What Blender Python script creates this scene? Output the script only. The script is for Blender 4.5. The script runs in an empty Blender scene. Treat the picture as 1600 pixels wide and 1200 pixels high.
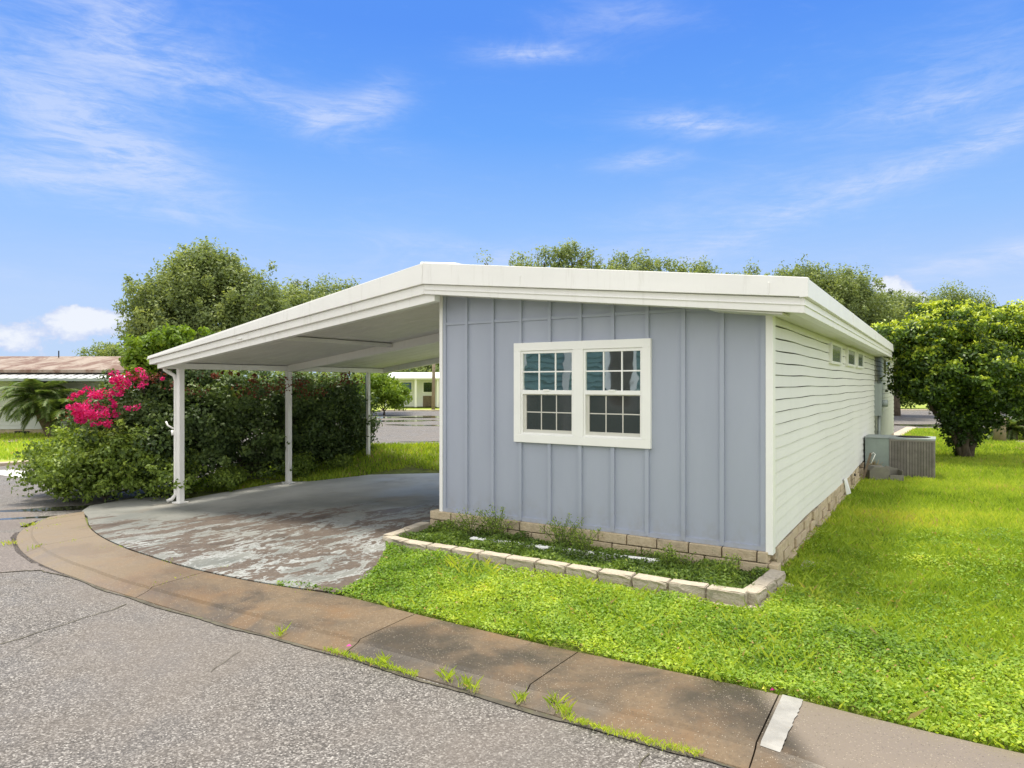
import bpy, bmesh, math, random
import numpy as np
from mathutils import Vector, Matrix
R = math.radians
random.seed(7)
scn = bpy.context.scene
col = scn.collection

# ------------------------------------------------------------------ camera
CAMH = 1.75
F = 1071.0
cam = bpy.data.cameras.new("camera")
cam.sensor_width = 36.0
cam.lens = F / 1600 * 36.0
cam.clip_end = 3000
cam.clip_start = 0.05
camo = bpy.data.objects.new("camera", cam)
camo.location = (0, 0, CAMH)
camo.rotation_euler = (R(90), 0, 0)
col.objects.link(camo)
scn.camera = camo

# ------------------------------------------------------------------ node helper
class NT:
    def __init__(s, tree):
        s.t = tree; s.n = tree.nodes; s.l = tree.links
    def new(s, typ, **kw):
        n = s.n.new(typ)
        for k, v in kw.items(): setattr(n, k, v)
        return n
    def put(s, sock, v):
        if isinstance(v, bpy.types.NodeSocket): s.l.new(v, sock)
        elif v is not None:
            try: sock.default_value = v
            except Exception: sock.default_value = tuple(v) + (1,)
    def math(s, op, a, b=None, c=None, clamp=False):
        n = s.new('ShaderNodeMath', operation=op, use_clamp=clamp)
        s.put(n.inputs[0], a)
        if b is not None: s.put(n.inputs[1], b)
        if c is not None: s.put(n.inputs[2], c)
        return n.outputs[0]
    def mix(s, f, a, b, mode='MIX'):
        n = s.new('ShaderNodeMix', data_type='RGBA', blend_type=mode)
        s.put(n.inputs[0], f); s.put(n.inputs[6], c4(a)); s.put(n.inputs[7], c4(b))
        return n.outputs[2]
    def ss(s, v, lo, hi, a=0.0, b=1.0):
        n = s.new('ShaderNodeMapRange', interpolation_type='SMOOTHSTEP')
        s.put(n.inputs[0], v); s.put(n.inputs[1], lo); s.put(n.inputs[2], hi)
        s.put(n.inputs[3], a); s.put(n.inputs[4], b)
        return n.outputs[0]
    def noise(s, vec, scale, detail=3, rough=.55, dist=0.0):
        n = s.new('ShaderNodeTexNoise')
        if vec is not None: s.l.new(vec, n.inputs['Vector'])
        n.inputs['Scale'].default_value = scale; n.inputs['Detail'].default_value = detail
        n.inputs['Roughness'].default_value = rough; n.inputs['Distortion'].default_value = dist
        return n.outputs['Fac']
    def mapping(s, vec, scale=(1, 1, 1), rot=(0, 0, 0), loc=(0, 0, 0)):
        n = s.new('ShaderNodeMapping')
        s.l.new(vec, n.inputs[0])
        n.inputs['Location'].default_value = loc; n.inputs['Rotation'].default_value = rot; n.inputs['Scale'].default_value = scale
        return n.outputs[0]
    def ramp(s, fac, stops, interp='LINEAR'):
        n = s.new('ShaderNodeValToRGB'); n.color_ramp.interpolation = interp
        e = n.color_ramp.elements
        while len(e) < len(stops): e.new(0.5)
        for i, (p, c) in enumerate(stops): e[i].position = p; e[i].color = c4(c)
        s.put(n.inputs[0], fac)
        return n.outputs[0]
def c4(c):
    if isinstance(c, bpy.types.NodeSocket): return c
    c = tuple(c)
    return c if len(c) == 4 else c + (1,)

# ------------------------------------------------------------------ world
SUN_DIR = Vector((-0.14, 0.22, 1.12)).normalized()     # towards the sun
w = bpy.data.worlds.new("World"); scn.world = w; w.use_nodes = True
T = NT(w.node_tree)
for n in list(T.n): T.n.remove(n)
out = T.new('ShaderNodeOutputWorld'); bg = T.new('ShaderNodeBackground')
T.l.new(bg.outputs[0], out.inputs[0])
sky = T.new('ShaderNodeTexSky', sky_type='NISHITA')
sky.sun_disc = False
sky.sun_elevation = math.asin(SUN_DIR.z)
sky.sun_rotation = math.atan2(SUN_DIR.x, SUN_DIR.y)
sky.altitude = 10; sky.air_density = 1.0; sky.dust_density = 0.6; sky.ozone_density = 2.2
tc = T.new('ShaderNodeTexCoord'); D = tc.outputs['Generated']
sep = T.new('ShaderNodeSeparateXYZ'); T.l.new(D, sep.inputs[0])
up = sep.outputs[2]
nsk = T.mix(1.0, sky.outputs[0], (0.60, 0.84, 1.13), 'MULTIPLY')
grad = T.ramp(up, [(0.0, (.36, .45, .61)), (.10, (.33, .435, .635)), (.22, (.205, .36, .645)), (.34, (.100, .262, .64)), (.46, (.066, .20, .61)), (1.0, (.05, .16, .5))])
grad = T.mix(1.0, grad, (10.2, 10.2, 10.2), 'MULTIPLY')
skyc = T.mix(.90, nsk, grad)
def dirpx(px, py):
    return Vector(((px - 800) / F, 1, (600 - py) / F)).normalized()
def blob(px, py, rx, ry, ang, amp):
    c = dirpx(px, py)
    a0 = Vector((0, 0, 1)).cross(c).normalized() * -1          # to the right
    b0 = c.cross(a0).normalized()
    if b0.z < 0: b0 = -b0
    ca, sa = math.cos(R(ang)), math.sin(R(ang))
    a = a0 * ca + b0 * sa; b = b0 * ca - a0 * sa
    k = c.y
    def dot(v, div):
        n = T.new('ShaderNodeVectorMath', operation='DOT_PRODUCT'); T.l.new(D, n.inputs[0])
        n.inputs[1].default_value = v / div; return n.outputs['Value']
    u = dot(a, rx / F * k); v = dot(b, ry / F * k)
    r2 = T.math('ADD', T.math('MULTIPLY', u, u), T.math('MULTIPLY', v, v))
    e = T.math('POWER', 2.718, T.math('MULTIPLY', r2, -1.0))
    front = T.math('GREATER_THAN', dot(c, 1.0), 0.2)
    return T.math('MULTIPLY', T.math('MULTIPLY', e, front), amp)
def total(lst):
    s = None
    for b in lst:
        m = blob(*b); s = m if s is None else T.math('ADD', s, m)
    return s
cir = total([(200, 40, 110, 95, -30, .80), (90, 150, 170, 90, -25, .70), (210, 245, 130, 38, -18, .85),
             (100, 285, 190, 24, -6, .60), (400, 150, 190, 34, -12, .60), (540, 176, 70, 26, 14, .80), (600, 150, 40, 30, 40, .4),
             (830, 84, 78, 14, 0, 1.0), (1085, 192, 95, 19, -8, .95), (1005, 250, 60, 14, 2, .85),
             (1330, 300, 330, 24, 16, .62), (1540, 222, 130, 18, 20, .6), (1490, 110, 170, 80, 10, .35), (1560, 402, 150, 20, 8, .9),
             (255, 338, 110, 12, 0, .45), (1150, 330, 260, 50, 10, .35), (960, 30, 110, 25, 0, .35), (1450, 165, 120, 25, 5, .40),
             (730, 392, 150, 18, -8, .4), (800, 420, 900, 40, 0, .25), (60, 240, 120, 60, 0, .35)])
dn = T.mapping(D, scale=(2.6, 2.6, 9.0), rot=(0, R(10), 0))
n1 = T.noise(dn, 2.0, 12, .68, 1.3)
dn2 = T.mapping(D, scale=(5, 5, 26), rot=(0, R(-6), 0))
n2 = T.noise(dn2, 3.2, 10, .70, 1.0)
nn = T.math('ADD', T.math('MULTIPLY', n1, .62), T.math('MULTIPLY', n2, .38))
cden = T.math('MULTIPLY', cir, T.ss(nn, .36, .64, .16, 1.15), clamp=True)
cden = T.math('ADD', cden, T.math('MULTIPLY', T.ss(nn, .50, .75), .12), clamp=True)
cum = total([(10, 528, 40, 30, 0, .92), (118, 498, 42, 22, 0, .95), (165, 497, 50, 26, 0, .80), (130, 528, 90, 26, 0, .55),
             (1378, 447, 30, 17, 0, .95), (1415, 458, 34, 15, -8, .85), (465, 441, 20, 8, 0, .9), (1450, 470, 40, 16, 0, .55)])
n3 = T.noise(T.mapping(D, scale=(1, 1, 1.5)), 26, 8, .62, .15)
n4 = T.noise(T.mapping(D, scale=(1, 1, 1.3)), 60, 5, .6, .1)
cv = T.math('ADD', cum, T.math('MULTIPLY', T.math('SUBTRACT', n3, .5), 2.2))
cud = T.math('MULTIPLY', T.ss(cv, .50, .78), T.ss(cum, .05, .3))
skyc = T.mix(T.math('MULTIPLY', cden, .64), skyc, (4.6, 5.15, 6.6))
ccol = T.mix(T.ss(T.math('ADD', cv, T.math('MULTIPLY', T.math('SUBTRACT', n4, .5), .8)), .6, 1.15), (4.3, 4.8, 6.2), (6.1, 6.25, 6.6))
skyc = T.mix(T.math('MULTIPLY', cud, .85), skyc, ccol)
# bright cloud added out of view, behind and overhead, as neutral fill light
rear = T.math('MAXIMUM', T.ss(sep.outputs[1], .62, .05), T.ss(up, .58, .85))
rn_ = T.noise(T.mapping(D, scale=(1, 1, 2)), 2.2, 6, .6)
rear = T.math('MULTIPLY', rear, T.ss(rn_, .28, .5, .72, 1.0))
skyc = T.mix(rear, skyc, (10.6, 10.5, 10.2))
T.l.new(skyc, bg.inputs[0])
bg.inputs[1].default_value = 0.10

# ------------------------------------------------------------------ sun, exposure
sl = bpy.data.lights.new("sun", 'SUN'); sl.energy = 3.7; sl.angle = R(11); sl.color = (1.0, 0.93, 0.80)
so = bpy.data.objects.new("sun", sl)
so.rotation_euler = SUN_DIR.to_track_quat('Z', 'Y').to_euler(); so.location = (0, 0, 30)
col.objects.link(so)
scn.view_settings.view_transform = 'Standard'; scn.view_settings.look = 'None'
scn.view_settings.gamma = 1; scn.view_settings.exposure = 0.6

# ------------------------------------------------------------------ frames, terrain
CX, CY = 2.258, 6.0
A = R(32.2); CA, SA = math.cos(A), math.sin(A)
def to_local(X, Y):
    dx, dy = X - CX, Y - CY
    return dx * CA - dy * SA, dx * SA + dy * CA
def to_world(x, y):
    return CX + x * CA + y * SA, CY - x * SA + y * CA
def sm(t):
    t = np.clip(t, 0, 1); return t * t * (3 - 2 * t)
def g0(X, Y):
    X = np.asarray(X, float); Y = np.asarray(Y, float)
    xl, yl = to_local(X, Y)
    f = np.interp(xl, [-9.2, -6.2, -3.8, 0], [-.18, -.03, .06, 0])
    pos = np.maximum(f, 0) * sm((yl + 2.2) / 1.6); neg = np.minimum(f, 0)
    return pos + neg * (1 - .75 * np.clip(yl / 4.5, 0, 1))
def gm(X, Y):
    X = np.asarray(X, float); Y = np.asarray(Y, float)
    m = .42 * np.exp(-((Y - 14.9) / 1.0) ** 2) * sm((X + 5.2) / 1.3) * sm((6 - X) / 3)
    return g0(X, Y) + m
def P(px, py, d):
    return Vector(((px - 800) / F * d, d, CAMH + (600 - py) / F * d))
def G(px, py):
    z = 0.0
    for _ in range(8):
        d = (CAMH - z) * F / (py - 600); X = (px - 800) / F * d; z = float(g0(X, d))
    return (X, d)
def inpoly(X, Y, poly):
    X = np.asarray(X); Y = np.asarray(Y); c = np.zeros(X.shape, bool)
    n = len(poly); j = n - 1
    for i in range(n):
        xi, yi = poly[i]; xj, yj = poly[j]
        cond = ((yi > Y) != (yj > Y)) & (X < (xj - xi) * (Y - yi) / ((yj - yi) + 1e-12) + xi)
        c ^= cond; j = i
    return c

# ------------------------------------------------------------------ object helpers
def tag(o, label=None, cat=None, group=None, kind=None):
    if label: o['label'] = label
    if cat: o['category'] = cat
    if group: o['group'] = group
    if kind: o['kind'] = kind
    return o
def thing(name, label, cat, loc=(0, 0, 0), rz=0, group=None):
    o = bpy.data.objects.new(name, None); o.empty_display_size = .2
    o.location = loc; o.rotation_euler = (0, 0, rz); col.objects.link(o)
    return tag(o, label, cat, group)
def link(name, me, parent=None):
    o = bpy.data.objects.new(name, me); col.objects.link(o)
    if parent is not None: o.parent = parent
    return o
class MB:
    def __init__(s): s.v = []; s.f = []; s.m = Matrix.Identity(4)
    def add(s, vs, fs):
        b = len(s.v); s.v += [tuple(s.m @ Vector(p)) for p in vs]; s.f += [[b + i for i in f] for f in fs]; return s
    def box(s, x0, x1, y0, y1, z0, z1):
        return s.add([(x0,y0,z0),(x1,y0,z0),(x1,y1,z0),(x0,y1,z0),(x0,y0,z1),(x1,y0,z1),(x1,y1,z1),(x0,y1,z1)],
              [(3,2,1,0),(4,5,6,7),(0,1,5,4),(1,2,6,5),(2,3,7,6),(3,0,4,7)])
    def hexa(s, p):          # 8 points: bottom ring 4, top ring 4
        return s.add(p, [(3,2,1,0),(4,5,6,7),(0,1,5,4),(1,2,6,5),(2,3,7,6),(3,0,4,7)])
    def prism(s, pts, d):    # polygon pts extruded by vector d
        n = len(pts); q = [tuple(Vector(p) + Vector(d)) for p in pts]
        return s.add(list(pts) + q, [list(range(n))[::-1], list(range(n, 2 * n))] + [(i, (i + 1) % n, n + (i + 1) % n, n + i) for i in range(n)])
    def tube(s, pts, rad, n=8, caps=True):
        pts = [Vector(p) for p in pts]
        if not hasattr(rad, '__len__'): rad = [rad] * len(pts)
        rings = []; t0 = None
        for i, p in enumerate(pts):
            t = (pts[min(i + 1, len(pts) - 1)] - pts[max(i - 1, 0)]).normalized()
            if i == 0:
                a = t.cross(Vector((0, 0, 1)) if abs(t.z) < .9 else Vector((1, 0, 0))).normalized()
            else:
                a = (a - t * a.dot(t)).normalized()
            b = t.cross(a)
            rings.append([tuple(p + (a * math.cos(2 * math.pi * k / n) + b * math.sin(2 * math.pi * k / n)) * rad[i]) for k in range(n)])
        vs = [v for r in rings for v in r]; fs = []
        for i in range(len(pts) - 1):
            for k in range(n):
                fs.append((i * n + k, i * n + (k + 1) % n, (i + 1) * n + (k + 1) % n, (i + 1) * n + k))
        if caps: fs.append(list(range(n))[::-1]); fs.append([(len(pts) - 1) * n + k for k in range(n)])
        return s.add(vs, fs)
    def build(s, name, mat, parent=None, smooth=False, bevel=0, loc=None):
        me = bpy.data.meshes.new(name); me.from_pydata(s.v, [], s.f); me.materials.append(mat); me.validate()
        bm = bmesh.new(); bm.from_mesh(me); bmesh.ops.recalc_face_normals(bm, faces=bm.faces); bm.to_mesh(me); bm.free()
        if smooth:
            me.polygons.foreach_set('use_smooth', [True] * len(me.polygons))
        o = link(name, me, parent)
        if loc: o.location = loc
        if bevel:
            b = o.modifiers.new('bevel', 'BEVEL'); b.width = bevel; b.segments = 2; b.limit_method = 'ANGLE'
        return o
def npmesh(name, V, Fc, mat, parent=None, rnd=None, k=3):
    me = bpy.data.meshes.new(name)
    V = np.ascontiguousarray(V, np.float32); Fc = np.ascontiguousarray(Fc, np.int32)
    me.vertices.add(len(V)); me.vertices.foreach_set('co', V.ravel())
    me.loops.add(Fc.size); me.loops.foreach_set('vertex_index', Fc.ravel())
    me.polygons.add(len(Fc)); me.polygons.foreach_set('loop_start', np.arange(0, Fc.size, k, dtype=np.int32))
    if rnd is not None:
        a = me.attributes.new('rnd', 'FLOAT', 'POINT'); a.data.foreach_set('value', np.ascontiguousarray(rnd, np.float32))
    me.materials.append(mat); me.update(calc_edges=True); me.validate()
    return link(name, me, parent)
def sheet(name, poly, off, mat, step=.5, gf=gm, kind='structure', skirt=0.0, parent=None):
    bm = bmesh.new()
    vs = [bm.verts.new((x, y, 0)) for x, y in poly]; bm.faces.new(vs)
    bmesh.ops.triangulate(bm, faces=bm.faces[:])
    xs = [p[0] for p in poly]; ys = [p[1] for p in poly]
    for ax, lo, hi in ((0, min(xs), max(xs)), (1, min(ys), max(ys))):
        t = lo + step
        while t < hi:
            co = [0, 0, 0]; no = [0, 0, 0]; co[ax] = t; no[ax] = 1
            bmesh.ops.bisect_plane(bm, geom=bm.verts[:] + bm.edges[:] + bm.faces[:], plane_co=co, plane_no=no, dist=1e-5)
            t += step
    for v in bm.verts: v.co.z = float(gf(v.co.x, v.co.y)) + off
    if skirt:
        be = [e for e in bm.edges if e.is_boundary]
        r = bmesh.ops.extrude_edge_only(bm, edges=be)
        for v in r['geom']:
            if isinstance(v, bmesh.types.BMVert): v.co.z -= skirt
    bmesh.ops.recalc_face_normals(bm, faces=bm.faces)
    if sum(f.normal.z for f in bm.faces if abs(f.normal.z) > .5) < 0:
        bmesh.ops.reverse_faces(bm, faces=bm.faces)
    me = bpy.data.meshes.new(name); bm.to_mesh(me); bm.free(); me.materials.append(mat)
    o = link(name, me, parent)
    if kind: o['kind'] = kind
    return o

# ------------------------------------------------------------------ materials
def mat(name):
    m = bpy.data.materials.new(name); m.use_nodes = True
    t = NT(m.node_tree); b = t.n['Principled BSDF']
    tc = t.new('ShaderNodeTexCoord')
    geo = t.new('ShaderNodeNewGeometry')
    return m, t, b, tc.outputs['Object'], geo.outputs['Position']
def bump(t, b, h, strength=.3, dist=.01):
    n = t.new('ShaderNodeBump'); n.inputs['Strength'].default_value = strength; n.inputs['Distance'].default_value = dist
    t.l.new(h, n.inputs['Height']); t.l.new(n.outputs[0], b.inputs['Normal'])
def paint(name, c, rough=.5, var=.08, vs=2.0, dirt=None, dirt_amt=.3, bumps=.1, bs=60, spec=.4, streak=False):
    m, t, b, ob, pos = mat(name)
    n = t.noise(ob, vs, 5, .6)
    cc = t.mix(t.ss(n, .3, .7), [x * (1 - var) for x in c], [min(1, x * (1 + var)) for x in c])
    if dirt is not None:
        v = t.mapping(ob, scale=(6, 6, .6)) if streak else ob
        d = t.ss(t.noise(v, vs * 1.7, 7, .7), .52, .78, 0, dirt_amt)
        cc = t.mix(d, cc, dirt)
    t.l.new(cc, b.inputs['Base Color']); b.inputs['Roughness'].default_value = rough
    b.inputs['Specular IOR Level'].default_value = spec
    if bumps: bump(t, b, t.noise(ob, bs, 3), bumps, .003)
    return m
M = {}
M['white'] = paint('white_paint', (.83, .825, .805), .45, .03, 1.2, (.48, .46, .40), .32, .06, 40, streak=True)
M['white_clean'] = paint('white_vinyl', (.87, .87, .85), .35, .02, 3, None)
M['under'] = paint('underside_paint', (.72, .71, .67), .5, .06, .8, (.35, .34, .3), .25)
M['siding'] = paint('vinyl_siding', (.76, .76, .735), .45, .03, .7, (.42, .43, .34), .16, .05, 40, streak=True)
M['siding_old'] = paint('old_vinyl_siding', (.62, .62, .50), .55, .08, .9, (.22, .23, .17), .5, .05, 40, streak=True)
M['metal_grey'] = paint('grey_metal', (.30, .34, .335), .45, .08, 3, (.2, .17, .12), .3)
M['metal_green'] = paint('grey_green_cabinet', (.27, .32, .30), .5, .12, 2, (.15, .17, .15), .4)
M['coil'] = paint('coil_guard', (.23, .21, .19), .6, .15, 6, (.12, .1, .08), .5)
M['blindbrown'] = paint('brown_blind', (.10, .085, .07), .7, .2, 3)
M['dark'] = paint('dark_void', (.015, .015, .014), .8, .1)
M['wood'] = paint('weathered_wood', (.16, .12, .08), .8, .2, 8, (.05, .045, .04), .6, .4, 50)
M['pole'] = paint('pole_wood', (.30, .24, .17), .8, .15, 5, (.12, .1, .08), .5, .3)
M['green_metal'] = paint('green_metal', (.06, .15, .11), .5, .1)
M['concrete_old'] = paint('old_concrete', (.21, .20, .165), .85, .15, 4, (.10, .10, .08), .6, .5, 60)
M['teal'] = paint('teal_siding', (.15, .27, .265), .5, .05, 1.5)
M['far_white'] = paint('far_white_wall', (.66, .67, .66), .6, .05, .6, (.4, .4, .36), .25)
M['straw'] = paint('dry_straw', (.42, .33, .18), .8, .2, 20)
M['bag'] = paint('stone_pale', (.50, .46, .38), .9, .2, 5, (.25, .2, .15), .5, .5, 30)
M['mulch'] = paint('mulch', (.16, .075, .045), .95, .4, 12, (.05, .03, .02), .6, .8, 40)
M['soil'] = paint('bed_soil', (.09, .07, .045), .95, .3, 9, (.04, .035, .025), .6, .8, 50)
M['trunk'] = paint('bark', (.095, .075, .055), .9, .3, 6, (.03, .025, .02), .6, .9, 22)
M['trunk_palm'] = paint('palm_bark', (.14, .10, .07), .9, .3, 12, (.05, .04, .03), .6, .9, 26)
M['screen'] = paint('window_screen', (.050, .047, .040), .35, .2, 5, None, spec=.6)

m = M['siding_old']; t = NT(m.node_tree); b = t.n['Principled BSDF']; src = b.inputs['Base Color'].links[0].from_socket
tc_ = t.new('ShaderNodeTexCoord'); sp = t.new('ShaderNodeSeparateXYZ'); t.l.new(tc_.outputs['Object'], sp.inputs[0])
st_ = t.math('MULTIPLY', t.ss(sp.outputs[1], 13.2, 11.4), t.ss(t.noise(tc_.outputs['Object'], 1.5, 5), .25, .55))  # rear siding darkened unevenly towards its near end
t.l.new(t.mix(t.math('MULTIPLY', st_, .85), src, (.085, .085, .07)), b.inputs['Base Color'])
# blue-grey panel paint with faint fibres
m, t, b, ob, pos = mat('blue_grey_panel')
n = t.noise(t.mapping(ob, scale=(1, 1, .25)), 2.2, 5, .6)
n2 = t.noise(t.mapping(ob, scale=(1, 1, 5)), 90, 3)
cc = t.mix(t.ss(n, .3, .7), (.352, .386, .475), (.380, .414, .505))
cc = t.mix(t.math('MULTIPLY', t.ss(n2, .45, .7), .18), cc, (.42, .46, .54))
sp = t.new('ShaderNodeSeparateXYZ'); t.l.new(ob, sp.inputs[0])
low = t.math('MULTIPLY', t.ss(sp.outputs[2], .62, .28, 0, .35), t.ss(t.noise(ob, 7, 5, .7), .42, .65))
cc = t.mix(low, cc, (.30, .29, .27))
t.l.new(cc, b.inputs['Base Color']); b.inputs['Roughness'].default_value = .55; bump(t, b, n2, .25, .002)
M['panel'] = m

# split-face block
def block_mat(name, c0, c1, c2):
    m, t, b, ob, pos = mat(name)
    oi = t.new('ShaderNodeNewGeometry').outputs['Random Per Island']
    n = t.noise(pos, 22, 6, .7); nb = t.noise(pos, 3.2, 4, .6)
    cc = t.mix(t.ss(n, .35, .65), c0, c1)
    cc = t.mix(t.math('MULTIPLY', oi, .5), cc, c2)
    cc = t.mix(t.ss(nb, .54, .74, 0, .6), cc, (.15, .13, .10))
    cc = t.mix(t.ss(t.noise(pos, 5.5, 4, .6), .62, .72, 0, .4), cc, (.10, .13, .05))
    t.l.new(cc, b.inputs['Base Color']); b.inputs['Roughness'].default_value = .93
    bump(t, b, t.math('ADD', n, t.math('MULTIPLY', t.noise(pos, 60, 4), .5)), 1.0, .018)
    return m
M['block'] = block_mat('split_block', (.50, .40, .26), (.62, .52, .36), (.46, .37, .26))
M['cap'] = block_mat('border_block', (.47, .41, .32), (.58, .51, .42), (.36, .32, .25))

# asphalt
m, t, b, ob, pos = mat('asphalt')
vo = t.new('ShaderNodeTexVoronoi'); t.l.new(pos, vo.inputs['Vector']); vo.inputs['Scale'].default_value = 120
vs_ = t.new('ShaderNodeSeparateColor'); t.l.new(vo.outputs['Color'], vs_.inputs[0])
agg = t.ramp(vs_.outputs[0], [(0, (.040, .036, .033)), (.30, (.075, .068, .063)), (.60, (.128, .117, .109)), (.86, (.20, .187, .177)), (1, (.36, .345, .325))])
big = t.noise(pos, .55, 4, .6)
mid = t.noise(pos, 2.4, 5, .65)
cc = t.mix(t.ss(big, .40, .62, 0, .55), agg, (.150, .130, .114))
cc = t.mix(t.ss(mid, .50, .75, 0, .35), cc, (.09, .083, .076))
# seams / old cracks
def crack(scale, width, seed, rot=0.0, thr=.5):
    vv = t.mapping(pos, loc=(seed, seed * 1.7, 0), rot=(0, 0, rot))
    dn_ = t.new('ShaderNodeVectorMath', operation='ADD')
    nz = t.new('ShaderNodeTexNoise'); nz.inputs['Scale'].default_value = 2.0; nz.inputs['Detail'].default_value = 6; t.l.new(vv, nz.inputs['Vector'])
    sc = t.new('ShaderNodeVectorMath', operation='SCALE'); t.l.new(nz.outputs['Color'], sc.inputs[0]); sc.inputs['Scale'].default_value = .35
    t.l.new(vv, dn_.inputs[0]); t.l.new(sc.outputs[0], dn_.inputs[1])
    v2 = t.new('ShaderNodeTexVoronoi', feature='DISTANCE_TO_EDGE'); v2.inputs['Scale'].default_value = scale
    t.l.new(dn_.outputs[0], v2.inputs['Vector'])
    k = t.ss(v2.outputs['Distance'], width, 0, 0, 1)
    return t.math('MULTIPLY', k, t.ss(t.noise(vv, .8, 2), thr, thr + .08))
cr = crack(.22, .004, 3.0, 0, .50)
cc = t.mix(t.math('MULTIPLY', cr, .7), cc, (.05, .047, .04))
t.l.new(cc, b.inputs['Base Color'])
rr = t.ss(mid, .35, .65, .85, .62); t.l.new(rr, b.inputs['Roughness'])
bump(t, b, vo.outputs['Distance'], .6, .006)
M['asphalt'] = m

# wet film / puddle
m, t, b, ob, pos = mat('puddle_water')
b.inputs['Base Color'].default_value = (.030, .030, .026, 1); b.inputs['Roughness'].default_value = .06
bump(t, b, t.noise(pos, 9, 3), .05, .01)
M['puddle'] = m

# sidewalk
m, t, b, ob, pos = mat('stained_concrete')
big = t.noise(pos, .9, 5, .62, .3); mid = t.noise(pos, 2.6, 6, .65, .4); fine = t.noise(pos, 34, 4, .7)
sp = t.new('ShaderNodeSeparateXYZ'); t.l.new(pos, sp.inputs[0])
cc = t.mix(t.ss(fine, .3, .7), (.112, .076, .042), (.150, .106, .062))
cc = t.mix(t.ss(mid, .42, .66, 0, .60), cc, (.150, .082, .032))
fx = t.ss(sp.outputs[0], -3.8, -2.0, 0, 1)             # darker growth towards the lawn end
cc = t.mix(t.math('MULTIPLY', t.ss(big, .38, .60, 0, .92), fx), cc, (.034, .028, .019))
pale = t.ss(sp.outputs[0], -2.6, -4.6, 0, .75)
cc = t.mix(pale, cc, (.195, .156, .110))
endp = t.ss(sp.outputs[0], 1.30, 1.44, 0, .93)
cc = t.mix(endp, cc, (.185, .152, .120))
vo = t.new('ShaderNodeTexVoronoi'); t.l.new(pos, vo.inputs['Vector']); vo.inputs['Scale'].default_value = 105
vs_ = t.new('ShaderNodeSeparateColor'); t.l.new(vo.outputs['Color'], vs_.inputs[0])
shell = t.math('MULTIPLY', t.math('GREATER_THAN', vs_.outputs[0], t.ss(t.noise(pos, 4.0, 4, .7), .35, .65, .97, .72)), t.ss(vo.outputs['Distance'], .42, .2))
cc = t.mix(t.math('MULTIPLY', shell, .7), cc, (.34, .29, .225))
dk = t.math('MULTIPLY', t.math('GREATER_THAN', vs_.outputs[1], .86), t.ss(vo.outputs['Distance'], .5, .2))
cc = t.mix(t.math('MULTIPLY', dk, .6), cc, (.06, .05, .035))
t.l.new(cc, b.inputs['Base Color']); t.l.new(t.ss(big, .4, .6, .75, .45), b.inputs['Roughness'])
bump(t, b, t.math('ADD', fine, t.math('MULTIPLY', shell, .6)), .5, .006)
M['sidewalk'] = m
M['whitewash'] = paint('whitewash_strip', (.27, .265, .25), .6, .15, 9, (.22, .18, .14), .8, .4, 60)
M['kerb'] = paint('kerb_concrete', (.42, .35, .27), .8, .15, 1.5, (.2, .16, .11), .5)
M['line'] = paint('road_line_paint', (.70, .69, .66), .6, .08, 4, (.35, .33, .3), .5)

# driveway with flaking paint
m, t, b, ob, pos = mat('flaking_painted_concrete')
lv = t.mapping(pos, rot=(0, 0, R(32)), scale=(1, 1, 1))
big = t.noise(lv, .50, 4, .6, .4)
fl1 = t.noise(t.mapping(lv, scale=(2.0, .85, 1)), 1.35, 10, .72, .9)
fl2 = t.noise(t.mapping(lv, scale=(1.6, .9, 1), loc=(5, 3, 0)), 7.5, 8, .72, .6)
fine = t.noise(pos, 40, 4, .7)
sp = t.new('ShaderNodeSeparateXYZ'); t.l.new(pos, sp.inputs[0])
bare = t.mix(t.ss(fine, .3, .7), (.078, .061, .049), (.120, .095, .077))
bare = t.mix(t.ss(t.noise(pos, 3.1, 5, .65), .5, .68, 0, .8), bare, (.055, .043, .036))
grey = t.mix(t.ss(t.noise(lv, 1.3, 6, .6), .35, .65), (.130, .137, .129), (.185, .187, .173))
grey_lifted = t.mix(t.ss(t.noise(lv, 1.1, 6, .6), .35, .65), (.52, .52, .50), (.64, .64, .61))  # paint lightened under the roof to offset the shade there
grey = t.mix(t.ss(sp.outputs[1], 9.8, 12.2, 0, 1), grey, grey_lifted)
pale = (.32, .335, .335)
# how much paint is left: whole under the roof, broken towards the street
keep = t.ss(sp.outputs[1], 8.8, 11.2, 0.0, .26)
val = t.math('ADD', t.math('ADD', t.math('MULTIPLY', fl1, .68), t.math('MULTIPLY', fl2, .32)), keep)
val = t.math('ADD', val, t.math('MULTIPLY', t.math('SUBTRACT', big, .5), .25))
left = t.ss(val, .500, .514)
cc = t.mix(left, bare, grey)
rim = t.math('MULTIPLY', t.ss(val, .500, .514), t.ss(val, .565, .52))
white_zone = t.math('MULTIPLY', t.ss(t.noise(lv, 1.1, 4, .6), .42, .60, .25, .95), t.ss(sp.outputs[1], 9.5, 6.5, .15, 1))
cc = t.mix(t.math('MULTIPLY', rim, white_zone), cc, pale)
flk = t.math('MULTIPLY', t.ss(fl2, .60, .615), t.ss(sp.outputs[1], 9.5, 6.3, .03, .9))
cc = t.mix(flk, cc, pale)
cc = t.mix(t.ss(t.noise(pos, .8, 5, .6), .58, .7, 0, .35), cc, (.20, .16, .12))
t.l.new(cc, b.inputs['Base Color'])
t.l.new(t.ss(t.noise(pos, .9, 4), .40, .60, .85, .5), b.inputs['Roughness']); b.inputs['Specular IOR Level'].default_value = .3
bump(t, b, t.math('ADD', t.math('MULTIPLY', left, .7), t.math('MULTIPLY', fine, .3)), .5, .006)
M['driveway'] = m

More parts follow.
